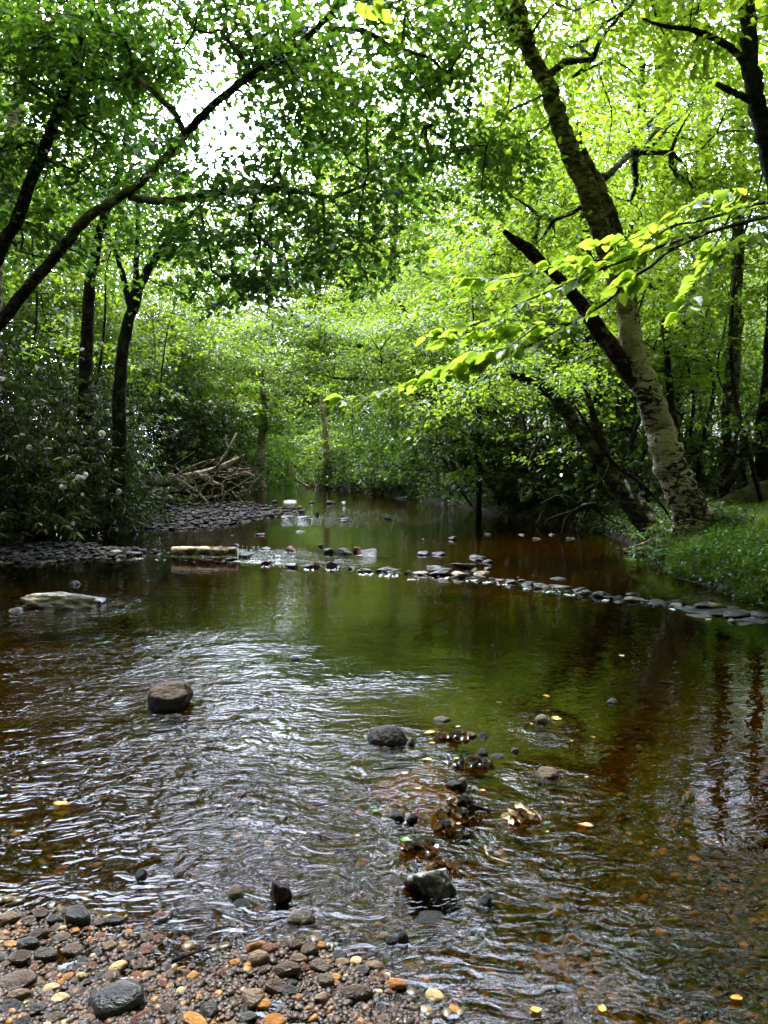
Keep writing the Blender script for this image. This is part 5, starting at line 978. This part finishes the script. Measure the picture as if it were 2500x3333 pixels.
log('dead_branch', 'tangle of thin roots and twigs dangling over the dark bank edge', PX([(1940, 1640, 16), (1890, 1650, 12), (1840, 1700, 8), (1828, 1740, 4)], 14), 'stem', 6, cat='branch', extra=[PX([(1925, 1646, 9), (1960 - 60 * k, 1675 + 6 * k, 6), (1965 - 55 * k, 1735, 4)], 14) for k in range(4)] + [PX([(1925, 1646, 8), (1980, 1690, 6), (2050, 1720, 5)], 14), PX([(1890, 1650, 8), (1830, 1610, 6), (1760, 1640, 4)], 14)])
log('dead_branch', 'dark forked limb propped diagonally beyond the mossy log', PX([(2360, 1590, 30), (2420, 1500, 32), (2480, 1430, 26), (2540, 1380, 22)], 14), 'dark', 8, cat='branch', extra=[PX([(2320, 1560, 16), (2370, 1600, 18)], 14)])
ml = [(P(2590, 1580, 14.5), .21), (P(2480, 1600, 14.3), .19), (P(2400, 1628, 14.0), .16), (P(2310, 1660, 13.6), .10), (P(2260, 1676, 13.4), .05)]
a = M('mossy_wood'); co = a.coord('Object'); MOSS = a.out(a.bsdf(Base_Color=a.ramp(a.noise(4, 6, .65, co), [(.36, (.02, .013, .008)), (.48, (.055, .05, .008)), (.68, (.14, .115, .013))]), Roughness=.95, Normal=a.bump(a.noise(40, 4, .6, co), .03, 1)))
BARK['moss'] = MOSS
log('mossy_log', 'thick fallen log covered with golden green moss on the bank', ml, 'moss', 16, .22)

# picnic table in the clearing
pt = P(2030, 1500, 21); tz = gz(pt[0], pt[1]); root = empty('picnic_table', (pt[0], pt[1], tz), 'weathered wooden picnic table seen through the trunks', 'table'); root.rotation_euler = (0, 0, .25)
WOOD = bark_mat('weathered_planks', (.26, .24, .21), (.40, .37, .33), (.12, .10, .09), 0, .4, .5)
def boxes(name, lst, m, parent):
    bm = bmesh.new()
    for (cx, cy_, cz), (sx, sy, sz_), ry in lst:
        mt = Matrix.Translation((cx, cy_, cz)) @ Matrix.Rotation(ry, 4, 'X') @ Matrix.Diagonal((sx, sy, sz_, 1)); bmesh.ops.create_cube(bm, size=1, matrix=mt)
    bmesh.ops.bevel(bm, geom=bm.edges[:], offset=.006, segments=1, affect='EDGES')
    me = bpy.data.meshes.new(name); bm.to_mesh(me); bm.free(); return link(name, me, m, parent)
boxes('tabletop', [((0, -.30 + .15 * i, .75), (1.8, .14, .04), 0) for i in range(5)], WOOD, root)
for s_ in (-1, 1):
    boxes('bench_seat', [((0, s_ * .68 + .13 * (k - .5), .44), (1.8, .12, .04), 0) for k in range(2)], WOOD, root)
    boxes('leg_frame', [((s_ * .6, -.30, .36), (.045, .09, .84), -.42), ((s_ * .65, .30, .36), (.045, .09, .84), .42), ((s_ * .555, 0, .40), (.04, 1.5, .09), 0), ((s_ * .7, 0, .70), (.04, .66, .07), 0)], WOOD, root)

# ------------------------------------------------------------------ bank plants
def fern(label, px, py, d, sc, rz, n=9):
    r = np.random.default_rng(int(px)); p = P(px, py, d); g = gz(p[0], p[1]); root = empty('fern', (p[0], p[1], g - .02), label, 'fern'); root.rotation_euler = (0, 0, rz)
    for i in range(n):
        th = i * 6.283 / n + r.normal(0, .25); L = sc * r.uniform(.75, 1.1); dirv = np.array([math.cos(th), math.sin(th), 0]); sdv = np.array([-dirv[1], dirv[0], 0])
        t = np.linspace(0, 1, 26); pts = dirv * (t * L * .8)[:, None] + np.array([0, 0, 1]) * ((.85 * t - .75 * t * t) * L)[:, None]
        wv = np.sin(np.pi * np.clip(t * .93 + .07, 0, 1)) ** .8 * L * .17
        pos = np.repeat(pts[2:], 2, 0); sg = np.tile([1.0, -1.0], len(pts) - 2); ax = sdv * sg[:, None] + dirv * .35 + np.array([0, 0, -.15]); ln__ = np.repeat(wv[2:], 2)
        V = leaf_verts(pos, ax, np.array([0, 0, 1.0]) + r.normal(0, .12, (len(pos), 3)), ln__, np.full(len(pos), L * .045), HEX, .05, .2)
        leaves('frond', V, 6, LEAF['herb'], root)
for a_ in [('bright green fern with arching fronds at the foot of the pale birch', 2170, 1680, 10.6, .62, .3), ('small fern below the larger one at the bank edge', 2085, 1720, 11.2, .42, 1.1), ('low fern half hidden in shade by the lichened trunk', 2030, 1740, 12.0, .36, .7), ('fern at the shady water edge of the bank below the birch', 2210, 1760, 10.2, .4, 2.0)]: fern(*a_)
def seedling(label, px, py, d, n, h):
    p = P(px, py, d); g = gz(p[0], p[1]); r = np.random.default_rng(int(py)); root = empty('rhododendron_seedling', (p[0], p[1], g), label, 'plant')
    C = np.array([(r.normal(0, .12), r.normal(0, .12), r.uniform(.5, 1) * h) for _ in range(n)]); tb = Tubes()
    for c in C: tb.add([(0, 0, -.03), c * .5 + np.array([0, 0, .03]), c], [.006, .005, .003], 4)
    tb.build('stem', BARK['stem'], root); leaves('foliage', whorls(C, 8, .15, .3, r, .05), 6, LEAF['herb'], root)
seedling('young rhododendron with upright leaf whorl beside the fern', 2105, 1690, 11, 3, .55); seedling('young rhododendron with drooping leaves at the bank edge', 2150, 1770, 10.4, 4, .3); seedling('young rhododendron low over the dark water edge', 2075, 1760, 11.4, 3, .25)

def blades(name, label, pts, ln, m, wd=.006, seed=1, lean=.5):
    r = np.random.default_rng(seed); n = len(pts); th = r.random(n) * 6.28; L = ln * r.uniform(.5, 1.3, n); b = np.stack([pts[:, 0], pts[:, 1], ground(pts[:, 0], pts[:, 1]) - .01], -1)
    dv = np.stack([np.cos(th), np.sin(th), np.zeros(n)], -1); sd = np.stack([-np.sin(th), np.cos(th), np.zeros(n)], -1); le = r.uniform(.2, 1, n) * lean; W = wd * r.uniform(.7, 1.3, n)
    Vs = []
    for t, f in ((0, 1), (.4, .9), (.75, .6), (1, .05)):
        c = b + dv * (le * L * t * t)[:, None] + np.array([0, 0, 1.0]) * (L * (t - .45 * le * t * t))[:, None]
        Vs += [c - sd * (W * f)[:, None] * .5, c + sd * (W * f)[:, None] * .5]
    V = np.stack(Vs, 1).reshape(-1, 3); i0 = (np.arange(n) * 8)[:, None, None]
    q = (np.array([[0, 1, 3, 2], [2, 3, 5, 4], [4, 5, 7, 6]])[None] + i0).reshape(-1, 4)
    return tag(link(name, mesh_idx(name, V, q, False), m), label, None, None, 'stuff')
def land_pts(n, x0, x1, y0, y1, cond):
    out = np.zeros((0, 2))
    while len(out) < n:
        q = np.stack([rng.uniform(x0, x1, n * 2), rng.uniform(y0, y1, n * 2)], -1); out = np.vstack([out, q[cond(q[:, 0], q[:, 1])]])
    return out[:n]
onbank = lambda a, b: (lambda x, y: (lambda s: (s < -a) & (s > -b))(sdist(x, y, SHORE)))
blades('grass', 'soft green grass on the bank around the birch foot', land_pts(26000, 3.2, 9.5, 8.0, 16, onbank(.18, 3.6)), .17, LEAF['grass'], .006, 3, .9)
blades('grass', 'sparse green grass along the far thicket edge', land_pts(9000, 1.0, 9, 14.5, 32, onbank(.15, 2.0)), .22, LEAF['grass'], .010, 4, .9)
blades('grass', 'bright sunny meadow grass of the clearing', land_pts(16000, 9, 26, 20, 50, lambda x, y: x > 8 + rng.random(len(x)) * 3), .35, LEAF['grass'], .02, 5, .8)
def herbs(label, pts, ln, h, leafk, per=10, seed=2, name='ground_cover'):
    r = np.random.default_rng(seed); n = len(pts); i = np.repeat(np.arange(n), per); g = ground(pts[:, 0], pts[:, 1])
    pos = np.stack([pts[i, 0] + r.normal(0, .05, n * per), pts[i, 1] + r.normal(0, .05, n * per), g[i] + r.random(n * per) * h * r.uniform(.4, 1.1, n)[i]], -1)
    th = r.random(n * per) * 6.28; ax = np.stack([np.cos(th), np.sin(th), r.normal(-.1, .35, n * per)], -1); L = ln * r.uniform(.6, 1.3, n * per)
    return tag(leaves(name, leaf_verts(pos, ax, np.array([0, 0, 1.0]) + r.normal(0, .45, (n * per, 3)), L, L * .62, HEX), 6, LEAF[leafk]), label, None, None, 'stuff')
herbs('bright small-leaved plants spilling over the edge of the grassy bank', land_pts(620, 3.3, 6.0, 7.9, 10.0, onbank(.06, .75)), .05, .26, 'herb', 12, 6)
herbs('low green plants along the shaded bank under the lichened birch', land_pts(2600, 0, 7, 10.5, 28, onbank(.0, 1.3)), .07, .32, 'laurel', 11, 7)
herbs('leafy plants along the far bank under the thicket', land_pts(1500, -6, 6, 26, 48, onbank(-.1, 2.2)), .13, .7, 'laurel', 10, 17)
herbs('green plants under the fallen dead tree and rhododendrons', land_pts(500, -14, -4, 16, 40, onbank(.3, 2.2)), .08, .35, 'laurel', 10, 8)
herbs('sunlit low plants at the head of the stream', land_pts(700, -8, 2, 36, 52, onbank(.1, 2.5)), .12, .7, 'herb', 10, 9)
herbs('leafy undergrowth of the forest floor', land_pts(2600, -26, 9, 14, 60, onbank(1.2, 14)), .13, .7, 'laurel', 10, 10, 'undergrowth')

herbs('sunny weeds at the back of the clearing', land_pts(1500, 9, 30, 24, 60, lambda x, y: x > 9), .2, 1.2, 'grass', 12, 12, 'undergrowth')
blades('grass', 'long grass hanging over the edge of the grassy bank', land_pts(3800, 3.2, 6.5, 7.6, 10.5, onbank(-.04, .35)), .26, LEAF['grass'], .007, 14, 1.5)
herbs('dark weeds along the waterline of the grassy bank', land_pts(420, 3.2, 6.5, 7.4, 10.5, onbank(-.06, .22)), .05, .16, 'laurel', 12, 15)
herbs('dark low plants hanging over the edge of the shaded bank', land_pts(900, -16, -3, 12, 40, onbank(.0, .8)), .07, .25, 'laurel', 10, 13)
# ------------------------------------------------------------------ leaves and twigs in the water
def flat_leaf_mesh(seed):
    r = np.random.default_rng(seed); nu, nv_ = 7, 5; V = []
    pr = np.array([.05, .6, .95, 1.0, .8, .45, .03]) * .32
    for a_ in range(nu):
        for b_ in range(nv_):
            v = b_ / (nv_ - 1) * 2 - 1; V.append((a_ / (nu - 1) - .5, pr[a_] * v, .10 * v * v * r.uniform(.3, 1.4) + .10 * (a_ / (nu - 1) - .5) ** 2 * r.uniform(-.5, 2)))
    q = [[a_ * nv_ + b_, a_ * nv_ + b_ + 1, (a_ + 1) * nv_ + b_ + 1, (a_ + 1) * nv_ + b_] for a_ in range(nu - 1) for b_ in range(nv_ - 1)]
    return mesh_idx('leaf_shape', np.array(V), np.array(q))
DEADL = {'yellow': leaf_mat('yellow_dead_leaf', [(.55, .36, .03), (.70, .50, .06)], [(.6, .4, .04), (.7, .5, .06)], .3, .05), 'brown': leaf_mat('brown_dead_leaf', [(.05, .022, .011), (.13, .06, .026), (.26, .15, .065)], [(.12, .05, .02), (.2, .1, .035)], .2, .08), 'orange': leaf_mat('orange_dead_leaf', [(.45, .20, .03), (.6, .30, .06)], [(.5, .2, .04), (.6, .3, .05)], .25, .05), 'green': leaf_mat('green_fallen_leaf', [(.06, .16, .02), (.09, .2, .02)], [(.1, .2, .02), (.1, .22, .02)], .25, .06), 'pale': leaf_mat('pale_dead_leaf', [(.5, .38, .2), (.68, .55, .34)], [(.5, .35, .2), (.6, .45, .3)], .2, .05), 'grey': leaf_mat('grey_dead_leaf', [(.025, .022, .02), (.09, .08, .072)], [(.05, .045, .04), (.1, .09, .08)], .15, .12, .25)}
LM = {}
for c in DEADL:
    for i in range(3):
        me = flat_leaf_mesh(i + 60).copy(); me.materials.append(DEADL[c]); LM[c, i] = me
def leaf(px, py, wpx, c, label, group=None, rz=None, dz=.006):
    g = G(px, py, .005); g[2] = max(float(water_z(g[0], g[1])), gz(g[0], g[1])) + dz; k = g[1] / F; o = link('fallen_leaf', LM[c, random.randrange(3)]); L = wpx * k
    o.scale = (L, L * random.uniform(.8, 1.3), L); o.location = g; o.rotation_euler = (random.uniform(-.2, .2), random.uniform(-.2, .2), rz if rz is not None else random.uniform(-3, 3)); return tag(o, label, 'leaf', group)
leaf(200, 2618, 54, 'yellow', 'bright yellow leaf floating on the sparkling ripples', None, .1); leaf(1320, 2737, 52, 'green', 'fresh green leaf floating above the pale-topped rock', None, .1); leaf(1226, 2640, 34, 'green', 'small green leaf beside the bluish wet lump', None, 0)
leaf(1390, 2473, 34, 'yellow', 'yellow leaf beside the tiny black stone', None, 0); leaf(1490, 2471, 30, 'yellow', 'yellow leaf amid the string of small stones', None, 0); leaf(1745, 3288, 44, 'yellow', 'yellow leaf resting against the flat reddish stone', None, .2); leaf(1960, 3283, 34, 'yellow', 'yellow heart-shaped leaf alone in the shallows', None, 1.2); leaf(1810, 2340, 36, 'yellow', 'yellow leaf touching the white pebble', None, -.1); leaf(1905, 2688, 56, 'orange', 'long orange leaf drifting off the pale curled leaf clump', None, -.2); leaf(2398, 3252, 54, 'orange', 'orange curled leaf on the bottom stones', None, .4); leaf(1400, 2385, 40, 'yellow', 'long yellow leaf at the edge of the white ripples', None, .1)
for i in range(16):
    x = random.uniform(1130, 2050); y = random.uniform(2130, 2760)
    c = random.choice(['yellow', 'orange', 'orange', 'pale']); leaf(x, y, random.uniform(12, 30), c, c + ' leaf scrap on the amber water', c + ' leaf scraps', random.uniform(-.5, .5), .003)
def clump(label, px, py, wpx, hpx, cols, n, seed):
    r = np.random.default_rng(seed); g = G(px, py, .0); k = g[1] / F; root = empty('leaf_clump', g, label, 'leaf clump'); W2 = wpx * k
    for c in cols:
        m_ = n // len(cols); V0 = np.array([v.co for v in LM[c, 0].vertices]); F0 = np.array([p.vertices[:] for p in LM[c, 0].polygons]); Vs = []
        for j in range(m_):
            L = r.uniform(.035, .075); R = Euler(tuple(r.uniform(-.75, .75, 2)) + (r.uniform(-3, 3),)).to_matrix(); v = V0.copy(); v[:, 2] *= 2.2; a_ = r.normal(0, .28, 2)
            Vs.append(v * L @ np.array(R).T + np.array([a_[0] * W2, a_[1] * W2 * .6, abs(r.normal(0, .3)) * hpx * k * math.exp(-3 * (a_ ** 2).sum()) + .004]))
        link('leaves', mesh_idx('leaves', np.concatenate(Vs), (F0[None] + (np.arange(m_) * len(V0))[:, None, None]).reshape(-1, 4)), DEADL[c], root)
clump('dark leaf and stick snag with a white stone at its top', 1500, 2650, 130, 110, ['grey', 'brown', 'pale', 'grey'], 60, 1)
clump('pale curled dry leaf clump standing in amber water', 1700, 2668, 84, 70, ['pale', 'brown', 'pale'], 30, 2)
clump('reddish dead leaves stranded behind the pale-topped rock', 1430, 2838, 90, 34, ['brown', 'brown'], 18, 3)
clump('grey leaf litter among the string of small stones', 1550, 2490, 110, 30, ['grey', 'brown', 'grey'], 36, 4)
clump('brown leaf litter around the grey cobble', 1480, 2400, 130, 24, ['brown', 'grey'], 24, 5)
clump('dark stringy leaf litter over sunken stones below the snag', 1370, 2765, 110, 30, ['grey', 'brown'], 22, 6)
clump('dark brown leaves resting under the snag', 1460, 2695, 70, 22, ['brown', 'grey'], 14, 7)
def twig(label, pts, z, rad, bark='driftwood'):
    W_ = [G(x, y, z_) for (x, y), z_ in zip(pts, z)]; return tag(Tubes().add(W_, np.linspace(rad, rad * .4, len(W_)), 6, .1, 2, 3).build('twig', BARK[bark]), label, 'twig')
twig('yellowish forked twig trailing in the current', [(1580, 2755), (1590, 2785), (1640, 2805), (1665, 2810)], [.01, .012, .008, .004], .006)
twig('short pale stick poking up behind the pale-topped rock', [(1360, 2840), (1352, 2800)], [.0, .05], .004)
twig('thin reed stalk slanting from the bottom stones', [(1830, 3318), (1800, 3272)], [.0, .05], .0025)
twig('dark stick lying across the pebble shore', [(560, 3130), (620, 3105), (690, 3085)], [.045, .05, .045], .007, 'stem')
twig('dark stub of wood poking from the snag', [(1530, 2620), (1560, 2630), (1595, 2638)], [.05, .04, .01], .014, 'stem')
twig('thin stick floating on the brown reflection of the birch', [(2150, 2218), (2200, 2226)], [.006, .006], .006, 'stem')
